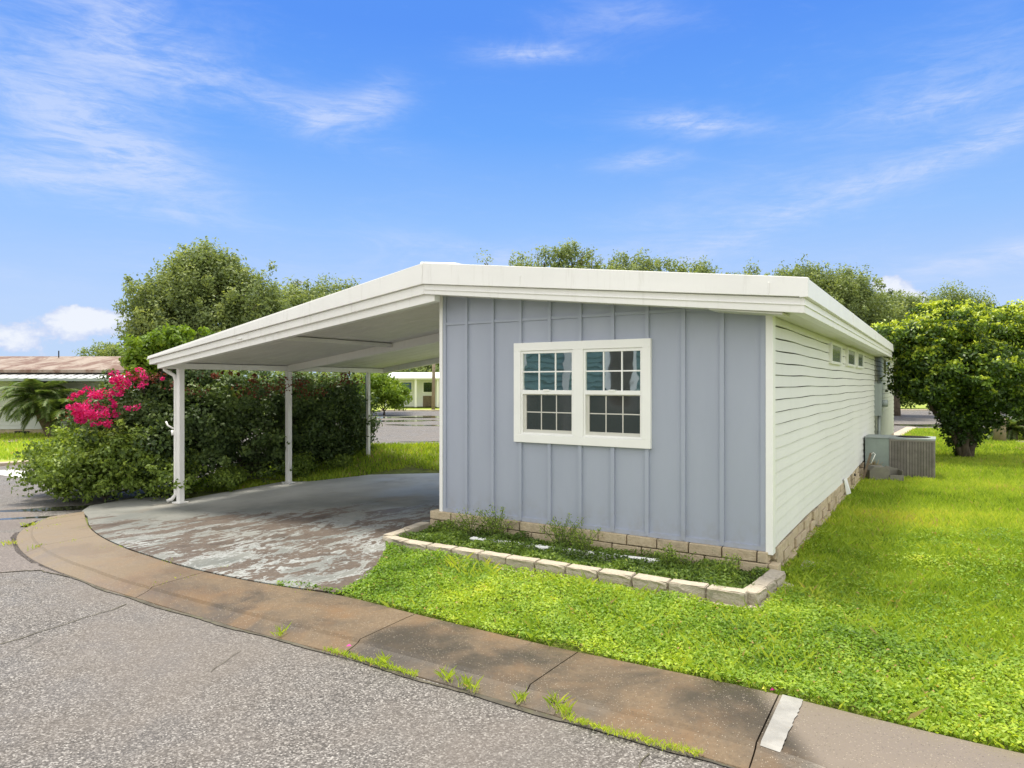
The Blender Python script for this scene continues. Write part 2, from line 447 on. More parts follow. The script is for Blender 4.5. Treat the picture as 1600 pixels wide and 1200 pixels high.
# lawn ground
m, t, b, ob, pos = mat('lawn_ground')
cc = t.mix(t.ss(t.noise(pos, 7, 6, .7), .35, .65), (.10, .12, .02), (.19, .23, .03))
cc = t.mix(t.ss(t.noise(pos, 1.3, 4, .6), .55, .75, 0, .6), cc, (.12, .10, .045))
t.l.new(cc, b.inputs['Base Color']); b.inputs['Roughness'].default_value = .9
bump(t, b, t.noise(pos, 30, 5, .7), .8, .03)
M['lawn'] = m
m, t, b, ob, pos = mat('far_grass')
cc = t.mix(t.ss(t.noise(pos, 1.2, 7, .7), .35, .65), (.20, .26, .03), (.32, .38, .05))
t.l.new(cc, b.inputs['Base Color']); b.inputs['Roughness'].default_value = .9
bump(t, b, t.noise(pos, 9, 5, .7), .8, .05)
M['far_grass'] = m

def leafmat(name, stops, trans=.35, rough=.5, spec=.35):
    m = bpy.data.materials.new(name); m.use_nodes = True
    t = NT(m.node_tree); b = t.n['Principled BSDF']; o = t.n['Material Output']
    at = t.new('ShaderNodeAttribute', attribute_name='rnd')
    cc = t.ramp(at.outputs['Fac'], stops)
    t.l.new(cc, b.inputs['Base Color']); b.inputs['Roughness'].default_value = rough; b.inputs['Specular IOR Level'].default_value = spec
    tr = t.new('ShaderNodeBsdfTranslucent')
    c2 = t.mix(1.0, cc, (1.3, 1.25, .55), 'MULTIPLY'); t.l.new(c2, tr.inputs[0])
    mx = t.new('ShaderNodeMixShader'); mx.inputs[0].default_value = trans
    t.l.new(b.outputs[0], mx.inputs[1]); t.l.new(tr.outputs[0], mx.inputs[2]); t.l.new(mx.outputs[0], o.inputs[0])
    return m
M['leaf_lawn'] = leafmat('lawn_leaves', [(0, (.07, .15, .010)), (.35, (.20, .34, .035)), (.7, (.37, .50, .06)), (.93, (.54, .64, .05)), (1, (.45, .30, .12))], .45)
M['leaf_grass'] = leafmat('grass_blades', [(0, (.11, .19, .012)), (.4, (.29, .42, .045)), (.75, (.47, .58, .08)), (.94, (.58, .60, .10)), (1, (.50, .38, .18))], .5)
M['leaf_bed'] = leafmat('bed_weeds', [(0, (.05, .10, .02)), (.5, (.19, .29, .05)), (.9, (.38, .50, .08)), (1, (.30, .22, .10))])
M['leaf_bush'] = leafmat('bush_leaves', [(0, (.030, .055, .024)), (.45, (.08, .13, .042)), (.8, (.17, .24, .065)), (.93, (.22, .28, .04)), (1, (.19, .07, .04))], .28)
M['leaf_shrub'] = leafmat('shrub_leaves', [(0, (.05, .09, .022)), (.5, (.17, .25, .045)), (.9, (.34, .44, .07)), (1, (.44, .50, .10))], .35)
M['leaf_vine'] = leafmat('vine_leaves', [(0, (.06, .12, .015)), (.5, (.16, .26, .02)), (1, (.30, .40, .04))], .4)
M['leaf_oak'] = leafmat('oak_leaves', [(0, (.07, .105, .05)), (.5, (.19, .25, .095)), (.85, (.34, .40, .14)), (1, (.44, .46, .18))], .42)
M['leaf_right'] = leafmat('right_tree_leaves', [(0, (.022, .048, .014)), (.40, (.060, .115, .020)), (.68, (.17, .27, .025)), (1, (.50, .58, .05))], .35, .4)
M['leaf_palm'] = leafmat('palm_leaves', [(0, (.06, .10, .03)), (.6, (.13, .20, .06)), (1, (.22, .27, .10))], .3)
M['petal'] = leafmat('bougainvillea_bracts', [(0, (.35, .01, .10)), (.6, (.62, .015, .20)), (1, (.80, .05, .32))], .35, .6)
M['petal_old'] = leafmat('old_bracts', [(0, (.10, .035, .02)), (.6, (.20, .05, .035)), (1, (.30, .09, .05))], .3, .7)
M['petal_yellow'] = paint('yellow_leaf', (.65, .55, .10), .6)

def glassm(name, base, refl, rough=.02):
    m, t, b, ob, pos = mat(name)
    o = t.n['Material Output']
    b.inputs['Base Color'].default_value = base + (1,); b.inputs['Roughness'].default_value = .1
    gl = t.new('ShaderNodeBsdfGlossy'); gl.inputs['Roughness'].default_value = rough; gl.inputs[0].default_value = (.9, 1, .97, 1)
    bn = t.new('ShaderNodeBump'); bn.inputs['Strength'].default_value = .12; bn.inputs['Distance'].default_value = .01
    t.l.new(t.noise(ob, 3.0, 2), bn.inputs['Height']); t.l.new(bn.outputs[0], gl.inputs['Normal'])
    mx = t.new('ShaderNodeMixShader'); mx.inputs[0].default_value = refl
    t.l.new(b.outputs[0], mx.inputs[1]); t.l.new(gl.outputs[0], mx.inputs[2]); t.l.new(mx.outputs[0], o.inputs[0])
    return m
M['glass'] = glassm('window_glass', (.03, .04, .037), .50)
M['glass_blind'] = glassm('blind_glass', (.22, .25, .235), .12, .1)
M['glass_screened'] = glassm('screened_glass', (.040, .038, .032), .10, .08)
M['glass_far'] = glassm('far_glass', (.03, .035, .035), .3)

# rusty roof
m, t, b, ob, pos = mat('rusty_metal_roof')
n = t.noise(t.mapping(pos, rot=(0, 0, .3), scale=(1.0, .35, 1)), 1.6, 8, .7, .6)
cc = t.mix(t.ss(n, .42, .58), (.27, .22, .18), (.13, .068, .045))
cc = t.mix(t.ss(t.noise(pos, 4, 5), .5, .7, 0, .5), cc, (.18, .12, .085))
t.l.new(cc, b.inputs['Base Color']); b.inputs['Roughness'].default_value = .75
M['rust'] = m

# ================================================================== SETTING
# base ground to the horizon
def axis(lo, hi, fl, fh, fine):
    a = [lo]; x = lo
    out_ = list(np.linspace(lo, fl, 14)[:-1]) + list(np.arange(fl, fh, fine)) + list(np.linspace(fh, hi, 14))
    return np.array(out_)
xs = axis(-900, 900, -16, 8, .5); ys = axis(-500, 1600, -6, 24, .5)
XX, YY = np.meshgrid(xs, ys); ZZ = g0(XX, YY) - .07
V = np.stack([XX.ravel(), YY.ravel(), ZZ.ravel()], 1)
nx = len(xs); ii = np.arange((len(ys) - 1) * (nx - 1)); r_ = ii // (nx - 1); c_ = ii % (nx - 1); a_ = r_ * nx + c_
Q = np.stack([a_, a_ + 1, a_ + nx + 1, a_ + nx], 1)
o = npmesh('ground', V, Q, M['far_grass'], k=4); o['kind'] = 'structure'

road_poly = [(-70, -25), (40, -25), (40, 46), (-8.6, 46), (-9.2, 43), (-70, 43)]
sheet('road', road_poly, -.02, M['asphalt'], 1.0, gf=g0)

inner_px = [(132, 804), (133, 815), (140, 832), (165, 850), (215, 872), (300, 898), (430, 924), (532, 937), (650, 969), (825, 1012), (900, 1029), (1097, 1070), (1217, 1097), (1337, 1129), (1600, 1193)]
outer_px = [(60, 814), (34, 824), (20, 838), (26, 858), (60, 882), (140, 912), (208, 932), (300, 960), (409, 991), (519, 1018), (650, 1055), (764, 1088), (890, 1124), (1000, 1157), (1180, 1200)]
inner = [G(*p) for p in inner_px]; outer = [G(*p) for p in outer_px]
inner += [(4.1, 2.15), (7.0, .4), (14, -3.8), (24, -9.5)]
outer += [(1.75, 2.35), (3.0, 1.6), (6.2, -.4), (23, -10.8)]
def resample(pl, n):
    pl = np.array(pl); d = np.r_[0, np.cumsum(np.hypot(*np.diff(pl, axis=0).T))]
    return d, pl
def chaikin(pl, k=2):
    for _ in range(k):
        q = [pl[0]]
        for a, b2 in zip(pl[:-1], pl[1:]):
            q += [(a[0] * .75 + b2[0] * .25, a[1] * .75 + b2[1] * .25), (a[0] * .25 + b2[0] * .75, a[1] * .25 + b2[1] * .75)]
        pl = q + [pl[-1]]
    return pl
inner_s = chaikin(inner); outer_s = chaikin(outer)

# the lot: one lawn sheet, everything else lies on it
lot = inner_s + [(30, -12), (34, 30), (16, 27), (10.8, 19.7), (-1.5, 19.6), (-4.3, 18.8), (-5.6, 15.5), (-6.35, 12.2), (-6.6, 10.6)]
sheet('lawn', lot, .012, M['lawn'], .45, skirt=.12)

# sidewalk: slabs with joints, rolled lip towards the road
def along(pl, u):
    pl = np.array(pl); d = np.r_[0, np.cumsum(np.hypot(*np.diff(pl, axis=0).T))]
    return np.stack([np.interp(u, d, pl[:, 0]), np.interp(u, d, pl[:, 1])], -1), d[-1]
def nearest_u(pl, p):
    _, L = along(pl, np.array([0.0])); us = np.linspace(0, L, 3000); q, _ = along(pl, us)
    return us[np.argmin(np.hypot(q[:, 0] - p[0], q[:, 1] - p[1]))]
joints_px = [((133, 808), (44, 820)), ((133, 815), (28, 832)), ((137, 845), (34, 863)), ((340, 896), (228, 927)), ((652, 968), (553, 1012)), ((905, 1030), (800, 1098)), ((1217, 1098), (1176, 1197))]
ji = [nearest_u(inner_s, G(*a)) for a, b2 in joints_px]; jo = [nearest_u(outer_s, G(*b2)) for a, b2 in joints_px]
_, LI = along(inner_s, np.array([0.])); _, LO = along(outer_s, np.array([0.]))
ji = [0.0] + ji + [ji[-1] + 1.55, ji[-1] + 3.1, LI]; jo = [0.0] + jo + [jo[-1] + 1.5, jo[-1] + 3.0, LO]
prof = [(0, -.05), (0, .042), (.015, .048), (.30, .046), (.76, .040), (.79, .022), (.83, .012), (.97, -.013), (1, -.05)]
mbs = MB()
for k in range(len(ji) - 1):
    if ji[k + 1] - ji[k] < .02: continue
    ns = max(3, int((ji[k + 1] - ji[k]) / .18))
    ui = np.linspace(ji[k] + .004, ji[k + 1] - .004, ns); uo = np.linspace(jo[k] + .004, jo[k + 1] - .004, ns)
    pi, _ = along(inner_s, ui); po, _ = along(outer_s, uo)
    base = []
    for a, b2 in zip(pi, po):
        row = []
        for wv, h in prof:
            x = a[0] * (1 - wv) + b2[0] * wv; y = a[1] * (1 - wv) + b2[1] * wv
            row.append((x, y, float(g0(x, y)) + h))
        base.append(row)
    vs = [p for row in base for p in row]; m_ = len(prof); fs = []
    for i in range(ns - 1):
        for j in range(m_ - 1): fs.append((i * m_ + j, i * m_ + j + 1, (i + 1) * m_ + j + 1, (i + 1) * m_ + j))
    fs.append(list(range(m_))); fs.append([(ns - 1) * m_ + j for j in range(m_)][::-1])
    mbs.add(vs, fs)
sw = mbs.build('sidewalk', M['sidewalk']); sw['kind'] = 'structure'
# whitewashed strip right of the last joint
p1, _ = along(inner_s, np.array([ji[7] + .02, ji[7] + .13])); p2, _ = along(outer_s, np.array([jo[7] + .02, jo[7] + .11]))
def lerp(a, b2, w_): return (a[0] * (1 - w_) + b2[0] * w_, a[1] * (1 - w_) + b2[1] * w_)
mb = MB(); nseg = 24; vs = []
for i in range(nseg + 1):
    w_ = .01 + .76 * i / nseg
    for a, b2, jit in ((p1[0], p2[0], 0), (p1[1], p2[1], .005)):
        x, y = lerp(a, b2, w_); x += random.uniform(-jit, jit)
        vs.append((x, y, float(g0(x, y)) + .052 - (.006 * w_ if w_ < .76 else .010 + .035 * min(1, (w_ - .76) / .06)) + .001))
mb.add(vs, [(2 * i, 2 * i + 1, 2 * i + 3, 2 * i + 2) for i in range(nseg)])
mb.build('sidewalk_paint', M['whitewash'])['kind'] = 'structure'

# driveway
dv_px = [(137, 812), (137, 820), (143, 833), (168, 850), (218, 871), (302, 896.5), (431, 922.5), (531, 935)]
dv = chaikin([G(*p) for p in dv_px], 2)
dv += [G(556, 925), G(580, 903), G(598, 878), G(604, 866), to_world(-3.72, -.86), to_world(-3.8, -.1), to_world(-3.62, .05), to_world(-3.6, 7.0), to_world(-5.2, 6.2), G(685, 741), G(640, 739), G(590, 744), G(530, 751), G(485, 756), to_world(-9.1, 2.2), to_world(-9.15, .1), G(262, 779), G(200, 784), G(140, 795), G(128, 803)]
sheet('driveway', dv, .046, M['driveway'], .35, gf=g0, skirt=.08)
# raised seam between the two pours is a joint strip of bare concrete
a = to_world(-3.7, 1.0); 

# kerbs and far lots
def strip(name, pl, wd, h, m, z=0.0):
    mb = MB(); vs = []
    for i, p in enumerate(pl):
        q0 = Vector(pl[max(i - 1, 0)] + (0,)); q1 = Vector(pl[min(i + 1, len(pl) - 1)] + (0,)); tt = (q1 - q0).normalized(); nn_ = Vector((-tt.y, tt.x, 0))
        for s_, hh in ((0, -.06), (0, h * .6), (wd * .3, h), (wd, h), (wd, -.06)):
            q = Vector(p + (0,)) + nn_ * s_; vs.append((q.x, q.y, float(g0(q.x, q.y)) + hh + z))
    mb.add(vs, [(5 * i + j, 5 * i + j + 1, 5 * i + 6 + j, 5 * i + 5 + j) for i in range(len(pl) - 1) for j in range(4)])
    o = mb.build(name, m); o['kind'] = 'structure'; return o
lotL = [(-40, 7), (-14, 15.2), (-12.1, 16.5), (-10.9, 17.6), (-10.3, 20), (-9.9, 30), (-9.2, 43.5), (-70, 43.5), (-70, 7)]
sheet('lawn', lotL, .02, M['far_grass'], 2.0, gf=g0, skirt=.1)
strip('kerb', lotL[0:7], -.45, .045, M['kerb'])
strip('kerb', [(-9.0, 46), (-3, 46.3), (10, 46.2), (38, 46)], .4, .05, M['kerb'])
strip('kerb', [(-5.65, 15.5), (-4.35, 18.85), (-1.5, 19.65), (10.8, 19.75), (16, 27.1)], .35, .05, M['kerb'])
# garden path in front of the left house
sheet('path', [G(0, 694), G(60, 690), G(60, 687), G(0, 690)][::1], .05, M['kerb'], 1.0, gf=g0)
# stop bar
sb = [G(-40, 735), G(20, 733), G(82, 742), G(70, 750.5), G(0, 741), G(-40, 741)]
sheet('road_marking', sb, -.012, M['line'], 1.0, gf=g0)
# gutter growth, cracks and the older asphalt at the far left
def ribbon(name, pl, w0, w1, off, m_, seed, gfun=g0):
    rnd = random.Random(seed); mb = MB(); vs = []
    for i, p in enumerate(pl):
        q0 = Vector(tuple(pl[max(i - 1, 0)]) + (0,)); q1 = Vector(tuple(pl[min(i + 1, len(pl) - 1)]) + (0,)); tt = (q1 - q0).normalized(); nn_ = Vector((-tt.y, tt.x, 0))
        for s_ in (-1, 1):
            q = Vector(tuple(p) + (0,)) + nn_ * s_ * (w0 + (w1 - w0) * (.5 + .25 * math.sin(i * .37 + s_ + seed) + .25 * math.sin(i * .11 + 2 * s_)) + rnd.uniform(-.1, .1) * (w1 - w0)); vs.append((q.x, q.y, float(gfun(q.x, q.y)) + off))
    mb.add(vs, [(2 * i, 2 * i + 1, 2 * i + 3, 2 * i + 2) for i in range(len(pl) - 1)])
    o = mb.build(name, m_); o['kind'] = 'structure'; return o
M['gutter'] = paint('gutter_dirt', (.085, .076, .058), .9, .3, 8, (.10, .12, .03), .8, .6, 60)
us_ = np.arange(nearest_u(outer_s, G(100, 896)), nearest_u(outer_s, (3.0, 1.6)), .05)
qq, _ = along(outer_s, us_)
ribbon('gutter_dirt', [(float(a_), float(b_)) for a_, b_ in qq], -.004, .030, -.0135, M['gutter'], 3)
M['crack'] = paint('crack_dirt', (.085, .078, .055), .95, .3, 9, (.05, .06, .02), .5)
def crackline(pxs, seed, w0=.003, w1=.009):
    rnd = random.Random(seed); pts = [Vector(G(*p)) for p in pxs]; out_ = []
    for a_, b_ in zip(pts[:-1], pts[1:]):
        n_ = max(2, int((b_ - a_).length / .06))
        for i in range(n_):
            q = a_.lerp(b_, i / n_); out_.append((q.x + rnd.gauss(0, .008), q.y + rnd.gauss(0, .008)))
    ribbon('road_crack', out_, w0, w1, -.0145, M['crack'], seed)
crackline([(-60, 1022), (0, 1003), (60, 985), (130, 962), (175, 950), (208, 936)], 1)
crackline([(325, 1045), (350, 1030), (385, 1008)], 2, .001, .003)
crackline([(1000, 1200), (1005, 1180), (1015, 1165)], 3, .002, .006)
crackline([(-60, 900), (0, 892), (60, 888), (104, 897)], 4, .003, .010)
m, t, b, ob, pos = mat('old_asphalt')
vo = t.new('ShaderNodeTexVoronoi'); t.l.new(pos, vo.inputs['Vector']); vo.inputs['Scale'].default_value = 95
vs_ = t.new('ShaderNodeSeparateColor'); t.l.new(vo.outputs['Color'], vs_.inputs[0])
cc = t.ramp(vs_.outputs[0], [(0, (.09, .075, .066)), (.7, (.155, .132, .118)), (1, (.24, .21, .19))])
cc = t.mix(t.ss(t.noise(pos, 1.1, 5, .6), .45, .65, 0, .5), cc, (.105, .088, .078))
t.l.new(cc, b.inputs['Base Color']); b.inputs['Roughness'].default_value = .7; bump(t, b, vo.outputs['Distance'], .3, .004)
M['old_asphalt'] = m
sheet('road_patch', [G(-90, 903), G(0, 892), G(60, 888), G(104, 898), G(58, 884), G(24, 860), G(16, 838), G(32, 821), G(60, 811), G(40, 790), G(-60, 800)], -.0155, M['old_asphalt'], .6, gf=g0)
# puddles
def puddle(cx_, cy_, rx, ry, ang, seed, off=-.014):
    rnd = random.Random(seed); pts = []
    ph = [rnd.uniform(0, 6.28) for _ in range(5)]
    for i in range(40):
        a_ = 2 * math.pi * i / 40
        k = 1 + sum(.22 / (j + 1) * math.sin((j + 2) * a_ + ph[j]) for j in range(5))
        x = rx * k * math.cos(a_); y = ry * k * math.sin(a_)
        pts.append((cx_ + x * math.cos(ang) - y * math.sin(ang), cy_ + x * math.sin(ang) + y * math.cos(ang)))
    mb = MB(); mb.add([(x, y, float(g0(x, y)) + off) for x, y in pts], [list(range(40))])
    mb.build('puddle', M['puddle'])['kind'] = 'structure'
for i, (px_, py_, rx, ry, an) in enumerate([(95, 793, .95, .16, .25), (70, 806, .55, .10, .3), (628, 657, 2.2, .8, .1), (600, 652, 2.0, .9, 0), (665, 664, 1.6, .5, -.2), (668, 651, 2.0, 1.2, .2), (672, 689, 1.1, .12, .2), (1450, 664, 1.4, 1.0, .2), (1590, 1206, .3, .1, -.4)]):
    x, y = G(px_, py_); puddle(x, y, rx, ry, an, i)

# ================================================================== HOUSE
HL = 17.6
house = thing('mobile_home', 'blue-grey panelled mobile home with white lap siding on its long side', 'mobile home', (CX, CY, 0), -A)
def under(x): return 2.372 - .1087 * x
ZB = .293
mb = MB()
mb.prism([(-3.60, 0, ZB), (-.03, 0, ZB), (-.03, 0, under(-.03) + .02), (-3.60, 0, under(-3.6) + .02)], (0, .1, 0))
bw = .019
bats = [.411 + .357 * k for k in range(9)]
for s in bats:
    zt = under(-s) + .01
    if 1.08 < s < 2.62:
        mb.box(-s - bw, -s + bw, -.026, .001, ZB + .001, 1.14); mb.box(-s - bw, -s + bw, -.026, .001, 2.175, zt)
    elif abs(s - 2.571) < .1 and False: pass
    else: mb.box(-s - bw, -s + bw, -.026, .001, ZB + .001, zt)
mb.box(-3.555, -.62, -.015, .001, 2.425, 2.455)
mb.prism([(-.70, -.0155, 2.425), (-.10, -.0155, 2.372), (-.10, -.0155, 2.40), (-.70, -.0155, 2.455)], (0, .0160, 0))
mb.box(-3.598, -.034, -.0195, .001, ZB - .01, ZB + .032)
mb.box(-3.596, -3.558, -.0175, .001, ZB + .02, under(-3.6)); mb.box(-.076, -.034, -.0175, .001, ZB + .02, under(0))
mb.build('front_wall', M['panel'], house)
# lap siding
def siding(name, m_, y0, y1, x0, sgn=1, zb=ZB, zt=2.40, lap=.1102, wave=True, parent=None, dent=False):
    mb = MB(); n = int(math.ceil((zt - zb) / lap)); ny = max(2, int((y1 - y0) / .35)); yy = np.linspace(y0, y1, ny)
    for k in range(n):
        za = zb + k * lap; zc = min(za + lap, zt)
        vs = []
        for y in yy:
            wv = 0
            if wave:
                wv = .004 * math.sin(y * 1.7 + k * .35) + .003 * math.sin(y * 3.9 + k)
                lowk = max(0, 1 - k / 9)
                wv += .018 * lowk * math.sin(y * 1.05 - .4) * (1 if y < 10 else 0)
            vs += [(x0 + sgn * -.006, y, za + wv), (x0 + sgn * .017, y, za + wv), (x0 + sgn * .016, y, za + .008 + wv), (x0 + sgn * .004, y, zc - .0075 + wv)]
        fs = []
        for i in range(len(yy) - 1):
            for j in range(3): fs.append((4 * i + j, 4 * i + j + 1, 4 * i + 5 + j, 4 * i + 4 + j))
        mb.add(vs, fs)
    return mb.build(name, m_, parent)
siding('side_wall', M['siding'], .02, 10.6, 0, parent=house)
o = siding('rear_side_wall', M['siding_old'], 10.62, HL, -.01, zt=2.5, parent=house); o['label'] = 'yellowed rear stretch of lap siding, darker towards its near end'
mb = MB(); mb.box(-3.55, -.05, .12, 10.55, ZB + .01, 2.33); mb.box(-3.55, -.06, 10.62, HL - .02, ZB + .01, 2.40)
mb.build('inner_wall', M['dark'], house)
mb = MB(); mb.box(-3.615, -3.56, .10, HL, ZB + .002, 2.70); mb.box(-3.55, -.02, HL - .015, HL + .02, ZB, 2.42)
mb.build('carport_side_wall', M['siding'], house)
for nm, x0, x1 in (('corner_trim', -3.645, -3.601), ('corner_trim', -.032, .030)):
    mb = MB(); mb.box(x0, x1, -.026, .085 if x0 > -1 else .06, ZB - .035, under(x0) + .01)
    mb.build(nm, M['white_clean'], house, bevel=.004)
# roof
roofm = MB()
YF, YB = -.30, 10.75
roofm.prism([(-3.62, YF, under(-3.62)), (.30, YF, under(.30)), (.30, YF, 2.585), (-3.62, YF, 3.06)], (0, YB - YF, 0))
roof = roofm.build('roof', M['white'], house)
rr_ = MB(); rr_.box(-3.7, .24, 10.76, HL + .25, 2.47, 2.55)
o = rr_.build('rear_roof', M['under'], house); o['label'] = 'lower flat roof over the rear stretch'
# fascia (front): lower band, upper band leaning back
def band(mb, x0, x1, zb0, zt0, zb1, zt1, yo, yi, lean):
    mb.hexa([(x0, yo, zb0), (x1, yo, zb1), (x1, yi, zb1), (x0, yi, zb0), (x0, yo + lean, zt0), (x1, yo + lean, zt1), (x1, yi + lean, zt1), (x0, yi + lean, zt0)])
fm = MB()
band(fm, -3.62, .335, under(-3.62) - .012, 2.862, under(.335) - .012, 2.447, -.333, -.301, 0)
band(fm, -3.62, .365, 2.864, 3.10, 2.449, 2.608, -.368, -.30, .010)
band(fm, -3.62, .345, 2.80, 2.812, 2.384, 2.394, -.343, -.331, 0)
# right eave
fm.hexa([(.301, -.334, 2.324), (.335, -.334, 2.324), (.335, YB, 2.324), (.301, YB, 2.324), (.301, -.334, 2.447), (.335, -.334, 2.447), (.335, YB, 2.447), (.301, YB, 2.447)])
fm.hexa([(.30, -.369, 2.449), (.368, -.369, 2.449), (.368, YB, 2.449), (.30, YB, 2.449), (.29, -.359, 2.609), (.355, -.359, 2.609), (.355, YB, 2.609), (.29, YB, 2.609)])
fm.box(.331, .345, -.34, YB, 2.382, 2.394)
for y_ in (2.9, 6.1, 9.2): fm.box(.362, .3705, y_, y_ + .012, 2.452, 2.600)
for x_, dz in ((-2.35, 0), (.06, 0)): fm.box(x_, x_ + .010, -.3705, -.362, under(x_) + .115, under(x_) + .225)
fm.build('fascia', M['white'], roof, bevel=.004)
sf = MB()
sf.box(.02, .300, .0, YB - .02, 2.350, 2.362)
sf.prism([(-.45, -.30, under(-.45) - .022), (.16, -.30, under(.16) - .030), (.16, -.30, under(.16) - .014), (-.45, -.30, under(-.45) - .013)], (0, .30, 0))
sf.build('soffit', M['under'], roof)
cp = MB(); cp.hexa([(-3.70, -.31, 3.085), (-3.2, -.31, 3.04), (-3.2, 10.7, 3.04), (-3.70, 10.7, 3.085), (-3.70, -.29, 3.128), (-3.2, -.29, 3.070), (-3.2, 10.7, 3.070), (-3.70, 10.7, 3.128)])
cp.build('ridge_cap', M['white'], roof)
# foundation of blocks, running bond
fb = MB(); rnd = random.Random(3)
for c in range(3):
    z0 = .285 - .1 * (c + 1) + .005; z1 = .285 - .1 * c - .004
    x = -3.76 + (.15 if c % 2 else 0)
    if c % 2: fb.box(-3.76, -3.63, -.055, .06, z0, z1)
    while x < -.02:
        e = min(x + .305, -.005); j = rnd.uniform(-.004, .004)
        fb.box(x + .006, e - .006, -.058 + j, .08, z0 + rnd.uniform(-.001, .002), z1); x += .305
    y = .10 + (.12 if c % 2 else 0)
    while y < 17.4:
        e = y + .30; j = rnd.uniform(-.012, .020) + (.03 if c == 2 else 0)
        if rnd.random() > .07: fb.box(-.10, .012 + j, y + .006, e - .012, z0, z1)
        y += .305
fb.box(-.004, .075, -.05, .09, .092, .180); fb.box(-.02, .05, -.03, .09, -.02, .088)
fb.build('foundation', M['block'], house, bevel=.006)
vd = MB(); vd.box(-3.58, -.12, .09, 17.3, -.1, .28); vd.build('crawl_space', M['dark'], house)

# double window
def dh_window(parent, x0, x1, z0, z1, name='window'):
    cx_ = (x0 + x1) / 2; tw = .085
    tr = MB()
    tr.box(x0, x1, -.045, -.001, z1 - tw, z1); tr.box(x0, x1, -.045, -.001, z0, z0 + tw)
    tr.box(x0, x0 + tw, -.0445, -.001, z0 + tw, z1 - tw); tr.box(x1 - tw, x1, -.0445, -.001, z0 + tw, z1 - tw)
    tr.box(cx_ - .055, cx_ + .055, -.044, -.001, z0 + tw, z1 - tw)
    wn = tr.build(name, M['white_clean'], parent, bevel=.003)
    for a, b2 in ((x0 + tw, cx_ - .055), (cx_ + .055, x1 - tw)):
        zm = (z0 + z1) / 2 + .005; fw = .022
        fr = MB()
        fr.box(a + .001, a + fw, -.034, -.001, z0 + tw + .001, z1 - tw - .001); fr.box(b2 - fw, b2 - .001, -.034, -.001, z0 + tw + .001, z1 - tw - .001)
        fr.box(a + fw, b2 - fw, -.0335, -.001, z1 - tw - .03, z1 - tw - .001); fr.box(a + fw, b2 - fw, -.0335, -.001, z0 + tw + .001, z0 + tw + .020)
        fr.box(a + fw, b2 - fw, -.038, -.001, zm - .02, zm + .022)
        # upper sash muntins
        ua, ub, uz0, uz1 = a + fw, b2 - fw, zm + .022, z1 - tw - .03
        for k in (1, 2):
            x = ua + (ub - ua) * k / 3; fr.box(x - .007, x + .007, -.024, -.012, uz0, uz1)
        fr.box(ua, ub, -.0235, -.0125, (uz0 + uz1) / 2 - .007, (uz0 + uz1) / 2 + .007)
        fr.box((ua + ub) / 2 - .035, (ua + ub) / 2 + .03, -.046, -.037, zm + .012, zm + .030)
        fr.build('window_frame', M['white_clean'], wn, bevel=.0015)
        g_ = MB(); g_.box(ua, ub, -.0150, -.0135, uz0, uz1); g_.build('pane', M['glass'], wn)
        la, lb, lz0, lz1 = a + fw, b2 - fw, z0 + tw + .020, zm - .02
        ls = MB(); ls.box(la + .001, la + .036, -.017, -.001, lz0, lz1); ls.box(lb - .010, lb - .001, -.017, -.001, lz0, lz1); ls.box(la + .036, lb - .010, -.0165, -.001, lz0, lz0 + .034); ls.box(la + .036, lb - .010, -.0165, -.001, lz1 - .010, lz1)
        for k in (1, 2):
            x = la + .036 + (lb - .010 - la - .036) * k / 3; ls.box(x - .0055, x + .0055, -.0095, -.006, lz0 + .034, lz1 - .01)
        ls.box(la + .036, lb - .010, -.0093, -.0062, (lz0 + lz1) / 2 + .008, (lz0 + lz1) / 2 + .019)
        ls.build('lower_sash', paint_sash, wn)
        g_ = MB(); g_.box(la + .036, lb - .010, -.0060, -.0040, lz0 + .034, lz1 - .01); g_.build('screened_pane', M['glass_screened'], wn)
    return wn
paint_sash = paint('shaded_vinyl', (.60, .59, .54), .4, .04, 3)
dh_window(house, -2.62, -1.08, 1.13, 2.187)
# clerestory windows on the long side
for y0, y1, z0, z1 in ((3.57, 4.67, 2.02, 2.30), (5.36, 6.5, 2.03, 2.31), (6.8, 7.87, 2.03, 2.31), (13.5, 14.6, 2.05, 2.36)):
    mb = MB(); x0, x1 = -.01, .050
    mb.box(x0, x1, y0, y1, z0, z0 + .035); mb.box(x0, x1, y0, y1, z1 - .03, z1); mb.box(x0, x1 - .001, y0, y0 + .04, z0 + .035, z1 - .03); mb.box(x0, x1 - .001, y1 - .10, y1, z0 + .035, z1 - .03)
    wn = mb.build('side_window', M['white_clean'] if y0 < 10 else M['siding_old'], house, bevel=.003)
    g_ = MB(); g_.box(.030, .038, y0 + .04, y1 - .10, z0 + .035, z1 - .03); g_.build('pane', M['glass_blind'], wn)
# meter box and conduit
mb = MB(); mb.box(.016, .15, 10.55, 10.85, 1.06, 1.76)
mbx = mb.build('meter_box', M['metal_grey'], house, bevel=.008)
mb = MB(); mb.tube([(.09, 10.7, 1.06), (.09, 10.7, .3)], .03, 10); mb.build('conduit', M['metal_grey'], mbx, smooth=True)
mb = MB(); mb.tube([(.15, 10.7, 1.33), (.26, 10.7, 1.33)], .075, 14); mb.build('meter', M['metal_grey'], mbx, smooth=True)
mb = MB(); mb.box(.0, .06, 10.53, 10.545, 1.06, 1.78); mb.build('cover_flange', M['metal_grey'], mbx)
# loose siding flap
mb = MB(); mb.add([(.03, 4.95, .34), (.035, 5.25, .33), (.10, 5.22, .10), (.05, 5.12, .08)], [(0, 1, 2, 3)])
o = mb.build('loose_trim', M['white_clean'], house); o.modifiers.new('solid', 'SOLIDIFY').thickness = .004

